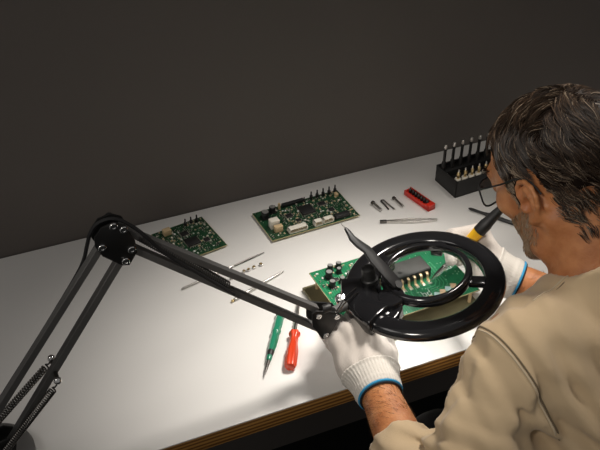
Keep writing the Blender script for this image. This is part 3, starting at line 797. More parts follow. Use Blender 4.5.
# biconvex glass
lens = MB(); nr, na = 8, 64; vs = []; fs = []
for side in (1, -1):
    o = len(vs); vs.append(rl(LU, LV, 0.0145 + side * 0.0050))
    for i in range(1, nr + 1):
        r = 0.0567 * i / nr; h = 0.0145 + side * (0.0012 + 0.0038 * (1 - (i / nr) ** 2))
        for j in range(na):
            a = 2 * PI * j / na; vs.append(rl(LU + r * math.cos(a), LV + r * math.sin(a), h))
    fs += [(o, o + 1 + j, o + 1 + (j + 1) % na) for j in range(na)]
    for i in range(nr - 1):
        fs += [(o + 1 + i * na + j, o + 1 + (i + 1) * na + j, o + 1 + (i + 1) * na + (j + 1) % na, o + 1 + i * na + (j + 1) % na) for j in range(na)]
o1 = 1 + (nr - 1) * na; o2 = o1 + 1 + nr * na
fs += [(o1 + j, o2 + j, o2 + (j + 1) % na, o1 + (j + 1) % na) for j in range(na)]
lens.add(vs, fs); tag(lens.build('lens', M['glass'], lr), 'clear round magnifying lens')
# ring of small lamps on the underside
for k in range(24):
    a0 = 2 * PI * k / 24
    ringrev([(0.0930, -0.0072), (0.1080, -0.0078), (0.1080, -0.0058), (0.0930, -0.0055)], 0, 0, 4, a0 + 0.03, a0 + 0.22).build('led', M['led'], head)
# spokes
for deg, w in ((44, 0.018), (-35, 0.018)):
    a = math.radians(deg); d = RU * math.cos(a) + RV * math.sin(a); s = RN.cross(d)
    MB().bar(RC + d * 0.063 + RN * 0.004, RC + d * 0.0915 + RN * 0.003, w, 0.009, s).build('spoke', M['black_gloss'], lamp, bevel=0.002)
# housing between lens ring and head ring, with its raised hinge block
hs = [(0.0640, -0.010), (0.0900, -0.010), (0.0900, 0.0085), (0.0800, 0.0075), (0.0700, 0.0090), (0.0640, 0.0120)]
ringrev(hs, 0, 0, 40, math.radians(104), math.radians(214)).build('housing', M['black_gloss'], lamp, bevel=0.001)
hb = [(0.0700, -0.012), (0.1190, -0.012), (0.1215, -0.008), (0.1215, 0.0120), (0.1180, 0.0160), (0.1040, 0.0185), (0.0860, 0.0180), (0.0700, 0.0140)]
ringrev(hb, 0, 0, 24, math.radians(150), math.radians(203)).build('hinge_block', M['black_gloss'], lamp, bevel=0.0025)
ku, kv = -0.0700, 0.0335
MB().lathe([(0.0125, 0.012), (0.0125, 0.019), (0.0105, 0.021), (0.0100, 0.033), (0.0090, 0.0385), (0.0060, 0.0405), (0.0005, 0.041)], rl(ku, kv), RN, n=28).build('knob', M['black_matte'], lamp)
# collar below the knob where the lens tilts
MB().lathe([(0.020, 0.006), (0.020, 0.0150), (0.0185, 0.0170), (0.0150, 0.0175)], rl(-0.0600, -0.0150), RN, n=32).build('pivot_cap', M['black_gloss'], lamp)
# handle lever rising from the lens ring
a = rl(-0.0440, -0.0060, 0.0220); b = V((0.4676, 0.9252, 0.9429))
view = (V((0.50, 0.88, 0.91)) - V((0, 0, 1.73))).normalized()
d = (b - a); L = d.length; d.normalize(); sd = d.cross(V((0.25, -0.55, 0.80)).normalized()).normalized(); tn = sd.cross(d)
lv = [(0, -0.0078), (0.20, -0.0080), (0.45, -0.0072), (0.60, -0.0040), (0.72, -0.0068), (0.84, -0.0070), (0.93, -0.0034), (1.0, -0.0012), (1.0, 0.0012), (0.93, 0.0022), (0.84, 0.0016), (0.74, 0.0040), (0.60, 0.0080), (0.45, 0.0078), (0.20, 0.0080), (0, 0.0078)]
lever = MB().prism([(s * L, w) for s, w in [(q, r * 1.18) for q, r in lv]], a, d, sd, tn, -0.0024, 0.0024).build('lever', M['black_plate'], lamp, bevel=0.0009)
MB().cyl(b - d * 0.004, b + d * 0.009, 0.0010, 0.0006, 8).build('lever_pin', M['steel'], lever)
MB().cyl(a + tn * -0.014, a + tn * 0.004, 0.006, n=16).build('lever_pivot', M['black_matte'], lever)
# joint between the arm and the head
j0 = V((0.4130, YA, 0.8675)); j1 = rl(-0.1130, 0.0150, 0.003)
MB().tube([j0, j0.lerp(j1, 0.5) + V((0, 0, 0.002)), j1], 0.0068, 14).build('tilt_joint', M['black_metal'], lamp)
sc = rl(-0.1210, 0.0260, 0.010); sdir = (RU * -0.50 - RV * 0.55 + RN * 0.65).normalized()
tag(MB().lathe([(0.0088, -0.004), (0.0088, 0.003), (0.0070, 0.0050), (0.0030, 0.0055), (0.0028, 0.0040), (0.0001, 0.0040)], sc, sdir, n=22).build('tilt_screw', M['chrome'], lamp), 'chrome tilt screw')
for k, (du, dz) in enumerate(((0.0, 0.004), (0.004, -0.002))):
    p0 = V((0.4110, YA - 0.013, 0.8740 + dz)); p1 = rl(-0.0960, 0.0250 - 0.010 * k, 0.0195)
    MB().tube(smooth_pts([p0, p0.lerp(p1, 0.5) + V((0, 0, 0.006)), p1]), 0.0010, 6).build('wire', M['chrome'], lamp)
MB().lathe([(0.0060, 0), (0.0060, 0.010), (0.0045, 0.012)], V((0.3900, YA - 0.016, 0.8930)), V((0.85, -0.1, 0.15)), n=16).build('wing_knob', M['black_matte'], lamp)
ORG = V((0, 0, 0))
# ------------------------------------------------------------------ the technician
PB = V((0.76, 0.50, 0.0)); ORG = PB.copy()
az, ph = math.radians(104.5), math.radians(32)
hf = np.array([math.cos(ph) * math.cos(az), math.cos(ph) * math.sin(az), -math.sin(ph)]); hl = np.array([-math.sin(az), math.cos(az), 0.0]); hu = np.cross(hf, hl)
HM = np.array([hf, hl, hu]); HO = np.array([0.6890, 0.7484, 1.0740]); HS = 0.955
def hw(p): return HO + (np.array(p) * HS) @ HM            # head coordinates to world
def toh(p): return ((p - HO.astype(np.float32)) @ HM.T.astype(np.float32)) / np.float32(HS)
def A(*a): return np.array(a, np.float32)

NB = A(0.712, 0.655, 0.975); NT = hw((-0.030, 0, -0.020)).astype(np.float32)
SL, SR = A(0.5630, 0.6180, 0.9420), A(0.8950, 0.6700, 0.9420)
EL, ER = A(0.4000, 0.5200, 0.8000), A(0.9350, 0.6500, 0.7450)
WL, WR = A(0.4350, 0.7430, 0.8020), A(0.7200, 0.8530, 0.8220)

def ears(h):
    d = None
    for s in (1, -1):
        q = h * np.array([1.0, s, 1.07], np.float32) + A(0.0058, 0, 0.0010)
        yy = lambda x: 0.0790 + 0.26 * max(0.0, 0.008 - x)
        hx = [(0.004, 0.001), (0.0085, 0.012), (0.0075, 0.024), (-0.001, 0.0325), (-0.013, 0.0335), (-0.0245, 0.0260), (-0.0290, 0.0120), (-0.0265, -0.0020), (-0.0190, -0.0130), (-0.0110, -0.0215)]
        e = None
        for (x0, z0), (x1, z1) in zip(hx, hx[1:]):
            c = cap(q, (x0, yy(x0), z0), (x1, yy(x1), z1), 0.0036)
            e = c if e is None else smin(e, c, 0.002)
        e = smin(e, cap(q, (-0.0085, 0.0815, -0.0205), (-0.0035, 0.0795, -0.0255), 0.0056, 0.0058), 0.004)
        ant = [(-0.006, 0.0220), (-0.0150, 0.0130), (-0.0175, 0.0020), (-0.0130, -0.0100), (-0.0060, -0.0170)]
        for (x0, z0), (x1, z1) in zip(ant, ant[1:]):
            e = smin(e, cap(q, (x0, yy(x0) - 0.0005, z0), (x1, yy(x1) - 0.0005, z1), 0.0030), 0.003)
        e = smin(e, cap(q, (0.0075, 0.0790, -0.0040), (0.0060, 0.0790, -0.0100), 0.0042), 0.003)
        # thin bowl between the rims
        R = np.array([[0.97, -0.24, 0], [0.24, 0.97, 0], [0, 0, 1]], np.float32)
        pl = ell((q - A(-0.009, 0.0790, 0.002)) @ R.T, (0, 0, 0), (0.0185, 0.0042, 0.0270))
        e = smin(e, pl, 0.003)
        e = smin(e, cap(q, (-0.004, 0.064, 0.002), (-0.005, 0.076, 0.002), 0.015, 0.011), 0.004)
        e = smax(e, -ell(q, (-0.0040, 0.0860, -0.0010), (0.0100, 0.0115, 0.0110)), 0.003)
        d = e if d is None else np.minimum(d, e)
    return d

def head_sdf(p):
    h = toh(p)
    d = ell(h, (-0.012, 0, 0.045), (0.098, 0.0745, 0.080))
    d = smin(d, ell(h, (0.034, 0, 0.000), (0.056, 0.060, 0.086)), 0.03)
    d = smin(d, ell(h, (0.030, 0, -0.050), (0.046, 0.050, 0.050)), 0.02)
    for s in (1, -1):
        d = smin(d, cap(h, (0.000, s * 0.053, -0.040), (0.010, s * 0.050, -0.068), 0.016), 0.02)
        d = smin(d, cap(h, (0.010, s * 0.049, -0.068), (0.070, s * 0.014, -0.090), 0.015, 0.014), 0.02)
        d = smin(d, ell(h, (0.056, s * 0.044, -0.008), (0.022, 0.019, 0.018)), 0.015)
        d = smax(d, -ell(h, (0.098, s * 0.033, 0.014), (0.016, 0.018, 0.012)), 0.012)
        d = smin(d, ell(h, (0.080, s * 0.032, 0.013), (0.0125, 0.0125, 0.0125)), 0.004)
        d = smin(d, ell(h, (0.104, s * 0.010, -0.026), (0.010, 0.008, 0.008)), 0.005)
    d = smin(d, cap(h, (0.080, -0.036, 0.034), (0.080, 0.036, 0.034), 0.012), 0.012)
    d = smin(d, ell(h, (0.070, 0, -0.090), (0.020, 0.020, 0.016)), 0.015)
    d = smin(d, cap(h, (0.088, 0, 0.018), (0.109, 0, -0.020), 0.0075, 0.0115), 0.008)
    d = smin(d, cap(h, (0.086, -0.016, -0.050), (0.086, 0.016, -0.050), 0.0065), 0.005)
    d = smin(d, cap(h, (0.084, -0.014, -0.061), (0.084, 0.014, -0.061), 0.0070), 0.004)
    d = smax(d, -cap(h, (0.095, -0.020, -0.0555), (0.095, 0.020, -0.0555), 0.0020), 0.003)
    d = smin(d, ears(h), 0.003)
    return d * np.float32(HS)

def neck_sdf(p, r=0.0):
    d = cap(p, NB - A(0.01, 0.03, 0.03), NT, 0.062 + r, 0.058 + r)
    for s in (1, -1):      # cords of the neck
        a = hw((-0.030, s * 0.055, -0.030)).astype(np.float32); b = NB + A(0.0 - s * 0.030, 0.045, 0.0)
        d = smin(d, cap(p, a, b, 0.016 + r, 0.013 + r), 0.02)
    return d

def torso_sdf(p, r=0.0):
    d = cap(p, (0.700, 0.425, 0.560), (0.860, 0.440, 0.560), 0.105 + r)
    d = smin(d, cap(p, (0.730, 0.440, 0.640), (0.815, 0.450, 0.640), 0.108 + r), 0.06)
    d = smin(d, cap(p, (0.655, 0.560, 0.820), (0.800, 0.590, 0.820), 0.108 + r, 0.108 + r), 0.08)
    d = smin(d, cap(p, (0.600, 0.615, 0.905), (0.835, 0.655, 0.905), 0.070 + r), 0.06)
    for S_ in (SL, SR):
        d = smin(d, cap(p, NB + A(0, -0.010, -0.015), S_ + A(0, 0, -0.005), 0.052 + r, 0.044 + r), 0.03)
    return d

def arm_sdf(p, S_, E_, W_, ru, re, rw):
    d = cap(p, S_, E_, ru, re)
    M_ = E_ + (W_ - E_) * 0.35
    d = smin(d, cap(p, E_, M_, re * 0.97, re * 0.95), 0.01)
    return smin(d, cap(p, M_, W_, re * 0.95, rw), 0.015)

def hand_frame(x, y, right):
    x = np.array(x, float); x /= np.linalg.norm(x); y = np.array(y, float); y -= x * (x @ y); y /= np.linalg.norm(y)
    z = np.cross(x, y) if right else np.cross(y, x)
    return np.array([x, y, z])
HLF = hand_frame((0.05, 0.93, 0.36), (0.93, -0.08, 0.20), False)
HRF = hand_frame((-0.20, 0.88, 0.42), (-0.345, -0.515, 0.79), True)
MCP = [(0.090, 0.029, 0.002), (0.096, 0.010, 0.005), (0.092, -0.010, 0.004), (0.084, -0.029, 0.000)]
PHL = [(0.044, 0.026, 0.020), (0.048, 0.029, 0.021), (0.045, 0.027, 0.020), (0.035, 0.021, 0.017)]
def hand_sdf(p, W_, Fm, curls, spread, thumb, r=0.0, size=1.0):
    q = ((p - W_) @ Fm.T.astype(np.float32)).astype(np.float32) / np.float32(size)
    d = rbox(q, (0.064, 0.000, -0.003), (0.030 + r, 0.0375 + r, 0.0125 + r), 0.012 + r)
    d = smin(d, ell(q, (0.004, 0, -0.001), (0.042 + r, 0.0255 + r, 0.020 + r)), 0.022)
    d = smin(d, ell(q, (0.044, 0.020, -0.015), (0.028 + r, 0.016 + r, 0.013 + r)), 0.015)
    d = smin(d, ell(q, (0.046, -0.025, -0.010), (0.032 + r, 0.014 + r, 0.014 + r)), 0.015)
    for i in range(4):
        a = np.array(MCP[i], np.float32); ang_ = 0.0; f = None
        d = smin(d, ell(q, a + A(-0.004, 0, 0.001), (0.0125 + r, 0.0108 + r, 0.0108 + r)), 0.008)
        d = smin(d, cap(q, A(0.02, MCP[i][1] * 0.5, 0.003), a, 0.0070 + r, 0.0085 + r), 0.006)
        for k in range(3):
            ang_ += curls[i][k]; t = math.radians(ang_)
            b = a + PHL[i][k] * A(math.cos(t), math.sin(math.radians(spread[i])) * math.cos(t), -math.sin(t))
            r0 = (0.0103, 0.0096, 0.0086)[k] * (0.9 if i == 3 else 1) + r; r1 = (0.0096, 0.0086, 0.0076)[k] * (0.9 if i == 3 else 1) + r
            c = cap(q, a, b, r0, r1); f = c if f is None else smin(f, c, 0.002); a = b
        d = smin(d, f, 0.004)
    th = [A(*t) for t in thumb]; f = None
    for k, (a, b) in enumerate(zip(th, th[1:])):
        c = cap(q, a, b, (0.0145, 0.0120, 0.0108)[k] + r, (0.0120, 0.0108, 0.0088)[k] + r); f = c if f is None else smin(f, c, 0.004)
    return smin(d, f, 0.008) * np.float32(size)
CL = [(64, 66, 30), (52, 84, 40), (44, 92, 45), (40, 92, 45)]; SPL = [4, -3, -9, -16]
TL = [(0.018, 0.020, -0.012), (0.050, 0.036, -0.024), (0.080, 0.040, -0.032), (0.103, 0.034, -0.037)]
CR = [(66, 58, 30), (66, 78, 40), (74, 88, 50), (76, 90, 50)]; SPR = [6, 2, -2, -4]
TR = [(0.018, 0.026, -0.010), (0.050, 0.044, -0.026), (0.076, 0.042, -0.038), (0.098, 0.034, -0.046)]
def handL(p, r=0.0): return hand_sdf(p, WL, HLF, CL, SPL, TL, r)
def handR(p, r=0.0): return hand_sdf(p, WR, HRF, CR, SPR, TR, r, 0.90)

def bounded(fn, lo, hi, pad=0.03):
    lo = np.array(lo, np.float32); hi = np.array(hi, np.float32)
    def g(p):
        out = vlen(np.maximum(np.maximum(lo - p, p - hi), 0)) + pad
        m = ((p >= lo - pad) & (p <= hi + pad)).all(1)
        if m.any(): out[m] = fn(p[m])
        return out
    return g
b_head = bounded(head_sdf, HO - 0.135, HO + 0.135)
b_hl = bounded(handL, WL - A(0.08, 0.06, 0.08), WL + A(0.14, 0.17, 0.08)); b_hr = bounded(handR, WR - A(0.16, 0.06, 0.08), WR + A(0.08, 0.17, 0.10))
def body_fn(p):
    d = smin(torso_sdf(p), neck_sdf(p), 0.03)
    d = smin(d, b_head(p), 0.022)
    d = smin(d, smin(arm_sdf(p, SL, EL, WL, 0.046, 0.038, 0.0255), b_hl(p), 0.010), 0.03)
    d = smin(d, smin(arm_sdf(p, SR, ER, WR, 0.046, 0.038, 0.0255), b_hr(p), 0.010), 0.03)
    return d
man = sdf_obj('person', body_fn, (0.33, 0.30, 0.44), (1.03, 1.00, 1.23), 0.0024, M['skin'])
man.location = PB
tag(man, 'person in a khaki shirt and white gloves leaning over the bench, seen from behind', 'person')
BV = bvh_of(man)      # in coordinates about PB

# ---- shirt
rng = np.random.RandomState(4)
def folds(p):
    """soft cloth folds: bands radiating from the armpits and drag lines down the back"""
    out = np.zeros(len(p), np.float32)
    for c, dr, fr, amp, rad in (((0.555, 0.560, 0.880), (0.75, -0.20, 0.62), 150, 0.0030, 0.14), ((0.50, 0.575, 0.87), (0.45, 0.5, -0.75), 190, 0.0022, 0.10),
                                ((0.66, 0.55, 0.93), (0.55, 0.25, 0.80), 85, 0.0022, 0.20), ((0.430, 0.545, 0.820), (0.40, 0.35, 0.85), 230, 0.0032, 0.09), ((0.74, 0.50, 0.76), (0.1, 0.5, 0.85), 80, 0.0035, 0.20)):
        q = p - np.array(c, np.float32); d = np.array(dr, np.float32); d /= np.linalg.norm(d)
        w = np.sin(q @ d * fr + 1.6 * np.sin(q[:, 0] * 31 + q[:, 1] * 23) + 1.2 * np.sin(q[:, 2] * 41 - q[:, 0] * 17))
        out += 1.8 * amp * (w - 0.25 * np.cos(2 * (q @ d * fr))) * np.exp(-(q * q).sum(1) / (rad * rad))
    out += 0.0010 * np.sin(p[:, 0] * 60 + 2 * np.sin(p[:, 2] * 45)) * np.sin(p[:, 1] * 52 + p[:, 2] * 38)
    return out
neck_dir = (NT - NB) / np.linalg.norm(NT - NB)
CUFL = WL + (EL - WL) * 0.41; CUFR = WR + (ER - WR) * 0.30
def shirt_fn(p):
    d = torso_sdf(p, 0.012)
    dl = smax(arm_sdf(p, SL, EL, WL, 0.057, 0.050, 0.0310), -plane(p, CUFL, EL - WL), 0.004)
    dr = smax(arm_sdf(p, SR, ER, WR, 0.060, 0.052, 0.034), -plane(p, CUFR, ER - WR), 0.004)
    d = smin(smin(d, dl, 0.030), dr, 0.030) - folds(p)
    # turned-up cuff hems
    for C_, E_, W_ in ((CUFL, EL, WL), (CUFR, ER, WR)):
        ax_ = (E_ - W_) / np.linalg.norm(E_ - W_)
        hem = cap(p, C_ + ax_ * 0.004, C_ + ax_ * 0.014, 0.0390 if E_ is ER else 0.0375)
        d = smin(d, smax(hem, -plane(p, C_, E_ - W_), 0.002), 0.002)
    # standing collar
    col = cap(p, NB - A(0.01, 0.03, 0.03), NT, 0.0760, 0.0720)
    col = smax(col, plane(p, NB + neck_dir * 0.022, neck_dir + A(0.0, 0.40, -0.10)), 0.005)
    d = smin(d, col, 0.012)
    d = smax(d, -smax(neck_sdf(p, 0.0030), -plane(p, NB - neck_dir * 0.012, neck_dir), 0.002), 0.002)
    for C_, E_, W_ in ((CUFL, EL, WL), (CUFR, ER, WR)):
        ax_ = (E_ - W_) / np.linalg.norm(E_ - W_)
        d = smax(d, -cap(p, W_, C_ + ax_ * 0.02, 0.0310, 0.0345), 0.001)
    return smax(d, -plane(p, (0.76, 0.44, 0.535), (0, 0.15, 1)), 0.004)
shirt = tag(sdf_obj('shirt', shirt_fn, (0.31, 0.27, 0.48), (1.05, 0.90, 1.08), 0.0042, M['shirt'], man), 'khaki cotton shirt')
SB = bvh_of(shirt)
def surf_line(c, pts_dir, reach=0.3):
    """points where rays from outside towards c meet the shirt"""
    out = []
    for d in pts_dir:
        o = V(c) + V(d) * reach - PB
        hit = SB.ray_cast(o, -V(d))
        if hit[0] is not None: out.append((hit[0] + PB, hit[1]))
    return out
def seam(pts, r, m, name='seam', lift=0.0004, minz=None):
    if len(pts) < 3: return
    run = [pts[0]]
    runs = []
    for a, b in zip(pts, pts[1:]):
        if (a[0] - b[0]).length > 0.05: runs.append(run); run = []
        run.append(b)
    runs.append(run); mb = MB()
    for run in [max(runs, key=len)]:
        if len(run) > 2: mb.tube(smooth_pts([p + n * lift for p, n in run], 3), r, 6)
    if mb.v: mb.build(name, m, shirt)
for S_, E_, s in ((SL, EL, 1), (SR, ER, -1)):
    nrm = (V((-0.8517, 0.0495, -0.5216)) + V((-0.47, -0.55, 0.69)) * 0.40); lat = V((-0.985, -0.17, 0)).normalized()
    if s < 0: nrm = nrm - lat * 2 * nrm.dot(lat)
    nrm.normalize(); c = V(S_) + nrm * 0.036
    x, y, _ = ortho(nrm)
    dirs = [x * math.cos(t) + y * math.sin(t) for t in np.linspace(0, 2 * PI, 57)]
    ring = [h for h in surf_line(c, dirs, 0.16) if (h[0] - c).length < 0.11]
    seam(ring, 0.0013, M['shirt_groove'], 'armhole_seam', 0.0002)
    c2 = c + nrm * 0.0035
    seam([h for h in surf_line(c2, dirs, 0.16) if (h[0] - c2).length < 0.11], 0.0016, M['shirt_seam'], 'armhole_seam', 0.0002)
# shoulder seam from the armhole to the collar
for S_, s in ((SL, 1), (SR, -1)):
    pts = []
    for t in np.linspace(0.10, 0.80, 22):
        c = V(S_) * (1 - t) + V(NB) * t + V((0, 0.012, 0))
        h = SB.ray_cast(c + V((0, 0, 0.25)) - PB, V((0, 0, -1)))
        if h[0] is not None: pts.append((h[0] + PB, h[1]))
    seam(pts, 0.0012, M['shirt_seam'], 'shoulder_seam')
    seam([(p + V((0, -0.005, 0.0)), n) for p, n in pts], 0.0007, M['shirt_groove'], 'shoulder_seam')

# ---- gloves
def glove(hand, W_, E_, Fm, lo, hi):
    ax_ = V(E_ - W_).normalized(); axn = np.array(ax_, np.float32); end = W_ + axn * 0.012; fr = Fm[0].astype(np.float32)
    def fn(p):
        q = ((p - W_) @ Fm.T.astype(np.float32)).astype(np.float32)
        # drag lines of the knit running from the knuckles to the wrist
        wr = 0.0009 * np.sin(q[:, 1] * 300 + 2 * np.sin(q[:, 0] * 50)) * np.clip((q[:, 0] - 0.0) / 0.03, 0, 1) * np.clip((0.095 - q[:, 0]) / 0.03, 0, 1)
        return smax(base_fn(p) - wr, plane(p, W_ - axn * 0.012, axn), 0.003)
    def base_fn(p):
        tube = smax(cap(p, W_ - axn * 0.03, W_ + axn * 0.03, 0.0300, 0.0308), plane(p, end, axn), 0.001)
        return smin(hand(p, 0.0022), tube, 0.012)
    g = sdf_obj('glove', fn, lo, hi, 0.0021, M['glove'], man)
    x = V(Fm[1]); x = (x - ax_ * x.dot(ax_)).normalized(); y = ax_.cross(x); W3 = V(W_); xn, yn = np.array(x, np.float32), np.array(y, np.float32)
    def cuff_fn(p):      # ribbed cuff hugging the wrist, with a rolled upper edge
        q = p - W_; t = q @ axn; an = np.arctan2(q @ yn, q @ xn)
        d = base_fn(p) - 0.0012 - 0.0005 * np.sin(an * 44) - 0.0016 * np.exp(-((t + 0.0265) / 0.0022) ** 2) - 0.0008 * np.exp(-((t - 0.003) / 0.003) ** 2)
        d = smax(d, plane(p, end, axn), 0.0015)
        return smax(smax(d, -(t + 0.029), 0.002), -(vlen(q - t[:, None] * axn) - 0.0275), 0.001)
    lo2 = W_ - 0.075; hi2 = W_ + 0.075
    tag(sdf_obj('glove_cuff', cuff_fn, lo2, hi2, 0.0017, M['glove_rib'], g), 'white ribbed cuff')
    for nm, h, r, th, m in (('cuff_hem', 0.0132, 0.0305, 0.0019, M['blue']), ('cuff_lining', 0.0158, 0.0290, 0.0014, M['hem_dark'])):
        pts = [W3 + ax_ * h + x * math.cos(2 * PI * j / 40) * r + y * math.sin(2 * PI * j / 40) * r for j in range(41)]
        tag(MB().tube(pts, th, 8, cap=False).build(nm, m, g), 'blue hem of the cuff' if nm == 'cuff_hem' else None)
    return g
gl = glove(handL, WL, EL, HLF, WL - A(0.06, 0.04, 0.07), WL + A(0.12, 0.16, 0.09)); tag(gl, 'white left glove')
gr = glove(handR, WR, ER, HRF, WR - A(0.14, 0.05, 0.07), WR + A(0.07, 0.16, 0.10)); tag(gr, 'white right glove')

# ---- trousers and shoes
HLp, HRp = A(0.700, 0.430, 0.560), A(0.860, 0.440, 0.560); KL, KR = A(0.600, 0.800, 0.520), A(0.900, 0.830, 0.520); AL, AR = A(0.600, 0.720, 0.090), A(0.900, 0.750, 0.090)
def trouser_fn(p):
    d = cap(p, HLp, HRp, 0.120)
    for h, k, a in ((HLp, KL, AL), (HRp, KR, AR)):
        d = smin(d, smin(cap(p, h, k, 0.092, 0.066), cap(p, k, a, 0.066, 0.050), 0.02), 0.03)
    return smax(d - 0.0015 * np.sin(p[:, 1] * 90 + 3 * np.sin(p[:, 0] * 40)), plane(p, (0.76, 0.44, 0.60), (0, 0, 1)), 0.004)
tag(sdf_obj('trousers', trouser_fn, (0.48, 0.28, 0.03), (1.03, 0.92, 0.66), 0.009, M['trousers'], man), 'black trousers')
for a in (AL, AR):
    f = lambda p, a=a: smax(smin(cap(p, a + A(0, -0.02, -0.045), a + A(0, 0.13, -0.055), 0.042, 0.036), cap(p, a + A(0, 0, -0.03), a + A(0, 0, 0.01), 0.045), 0.03), -(p[:, 2] - 0.002), 0.004)
    sdf_obj('shoe', f, a - A(0.08, 0.10, 0.10), a + A(0.08, 0.20, 0.08), 0.006, M['rubber'], man)

# ---- spectacles
def HW(p): return V(hw(p))
spec = MB()
for s in (1, -1):
    spec.tube(smooth_pts([HW((0.089, s * 0.062, 0.020)), HW((0.074, s * 0.0735, 0.022)), HW((0.030, s * 0.0790, 0.028)), HW((-0.004, s * 0.0790, 0.034)), HW((-0.022, s * 0.0780, 0.028)), HW((-0.034, s * 0.0770, 0.010))]), 0.0013, 8)
    spec.box(HW((0.087, s * 0.063, 0.020)), (0.004, 0.005, 0.005), Matrix(HM.T.tolist()))
def rim(s):
    pts = []
    for j in range(33):
        t = 2 * PI * j / 32; cx, cz = math.cos(t), math.sin(t)
        sq = (abs(cx) ** 4 + abs(cz) ** 4) ** -0.25
        pts.append(HW((0.1010 - 0.25 * (0.024 * cx * sq + 0.024) * 0.6, s * (0.0370 + 0.0245 * cx * sq), 0.008 + 0.0190 * cz * sq)))
    return pts
for s in (1, -1): spec.tube(rim(s), 0.0013, 8, cap=False)
spec.tube(smooth_pts([HW((0.101, 0.0135, 0.012)), HW((0.107, 0.0, 0.015)), HW((0.101, -0.0135, 0.012))]), 0.0012, 8)
eg = tag(spec.build('eyeglasses', M['ic'], man), 'thin dark-framed eyeglasses')
for s in (1, -1):
    pts = rim(s)[:-1]; m = MB(); nn = len(pts); off = V(hf) * 0.0006
    m.add([p + off for p in pts] + [p - off for p in pts], [tuple(range(nn)), tuple(range(2 * nn - 1, nn - 1, -1))] + [(j, (j + 1) % nn, nn + (j + 1) % nn, nn + j) for j in range(nn)])
    m.build('spectacle_lens', M['glass'], eg)

# ---- hair
random.seed(9); ORG = V((0, 0, 0))      # hair is grown in coordinates about the person's base
HL_X = [-0.12, -0.10, -0.075, -0.055, -0.043, -0.038, -0.032, -0.026, -0.006, 0.001, 0.008, 0.019, 0.030, 0.042, 0.054, 0.066, 0.082, 0.10]
HL_Z = [-0.060, -0.060, -0.056, -0.045, -0.026, -0.002, 0.030, 0.042, 0.040, 0.004, -0.010, 0.000, 0.034, 0.066, 0.082, 0.092, 0.100, 0.11]
def hair_min(x): return float(np.interp(x, HL_X, HL_Z))
HMi = HM
def loc_h(w): return HM @ (np.array(w) - HO) / HS
def scalp(dirl, c=(-0.012, 0, 0.020)):
    o = V(hw(c)) - PB; d = V(np.array(dirl) @ HM)
    far = o + d * 0.25
    h = BV.ray_cast(far, -d)
    return h if h[0] is not None else None
def wn(v, s=1.0): return noise.noise_vector(V(v) * s)
def tri_strand(mb, pts, r, mi):
    k = len(pts); n0 = len(mb.v); d = (pts[-1] - pts[0]).normalized() if (pts[-1] - pts[0]).length > 1e-6 else V((0, 0, 1)); x, y, _ = ortho(d)
    for i, p in enumerate(pts):
        rr = r * (1 - 0.85 * (i / (k - 1)) ** 1.6)
        for a in (0, 2.094, 4.189): mb.v.append(tuple(p + (x * math.cos(a) + y * math.sin(a)) * rr))
    for i in range(k - 1):
        for j in range(3):
            mb.f.append((n0 + i * 3 + j, n0 + i * 3 + (j + 1) % 3, n0 + (i + 1) * 3 + (j + 1) % 3, n0 + (i + 1) * 3 + j)); mb.mi.append(mi)
fx, fl_, fu = V(hf), V(hl), V(hu)
whorl = V(hw((-0.062, 0.004, 0.108)))
def flow(q, w):
    """combing direction at head point q"""
    x, y, z = q; s = 1 if y > 0 else -1
    top = fx * 0.95 + fl_ * (s * 0.55 + y * 6.0) + fu * 0.1
    side = fx * -0.75 + fu * -0.75 + fl_ * 0.05 * s
    if x > 0.000 and z < 0.040: side = fu * -1.0 + fx * -0.12
    t = min(1, max(0, (z - 0.055) / 0.050))
    if x < -0.05: top = (w - whorl) * 9 + fu.cross(w - whorl) * 8 - fx * 0.12 + fl_ * 0.5 * s
    front = min(1, max(0, (x - 0.035) / 0.03))
    d = top * t + side * (1 - t)
    return d
def lock(root, nrm, L, nseg, lift, clump):
    pts = []; p = root; q = loc_h(p + PB)
    ph_ = wn(root, 38.0); turn = ph_.x * 0.7; bend = (0.9 if q[2] > 0.06 else 0.35)
    s = 1 if q[1] > 0 else -1
    for i in range(nseg + 1):
        t = i / nseg
        near = BV.find_nearest(p)
        n = near[1]; hgt = lift * math.sin(min(1, t * 1.5 + 0.15) * PI * 0.55) * (1 - 0.35 * t)
        pts.append(near[0] + n * (0.0012 + hgt))
        f = flow(loc_h(p + PB), p + PB); f = (f - n * f.dot(n)).normalized()
        b = n.cross(f)
        # wave, then fall towards the back on the sides of the crown
        back = (fx * -1.0 + fu * -0.9); back = back - n * back.dot(n)
        f = (f * (1 - 0.75 * bend * t) + back * (0.75 * bend * t) + b * (turn + 0.35 * math.sin(t * 5 + ph_.y * 6))).normalized()
        p = near[0] + f * (L / nseg)
    return pts
hair = MB(); guides = []
tries = 0
while len(guides) < 780 and tries < 20000:
    tries += 1
    u, v = random.random(), random.random(); th = 2 * PI * u; cz = 1 - 1.75 * v; sr = math.sqrt(max(0, 1 - cz * cz))
    h = scalp((sr * math.cos(th), sr * math.sin(th), cz))
    if h is None: continue
    q = loc_h(h[0] + PB)
    if q[2] < hair_min(q[0]) + wn(h[0], 90).x * 0.004: continue
    if abs(q[1]) > 0.0790: continue
    guides.append((h[0], h[1], q))
tries = 0
while len(guides) < 960 and tries < 4000:      # denser growth round the crown
    tries += 1
    d = np.array(loc_h(whorl)) - np.array((-0.012, 0, 0.020)) + np.array([random.gauss(0, 0.030) for _ in range(3)])
    h = scalp(d / np.linalg.norm(d))
    if h is not None: guides.append((h[0], h[1], loc_h(h[0] + PB)))
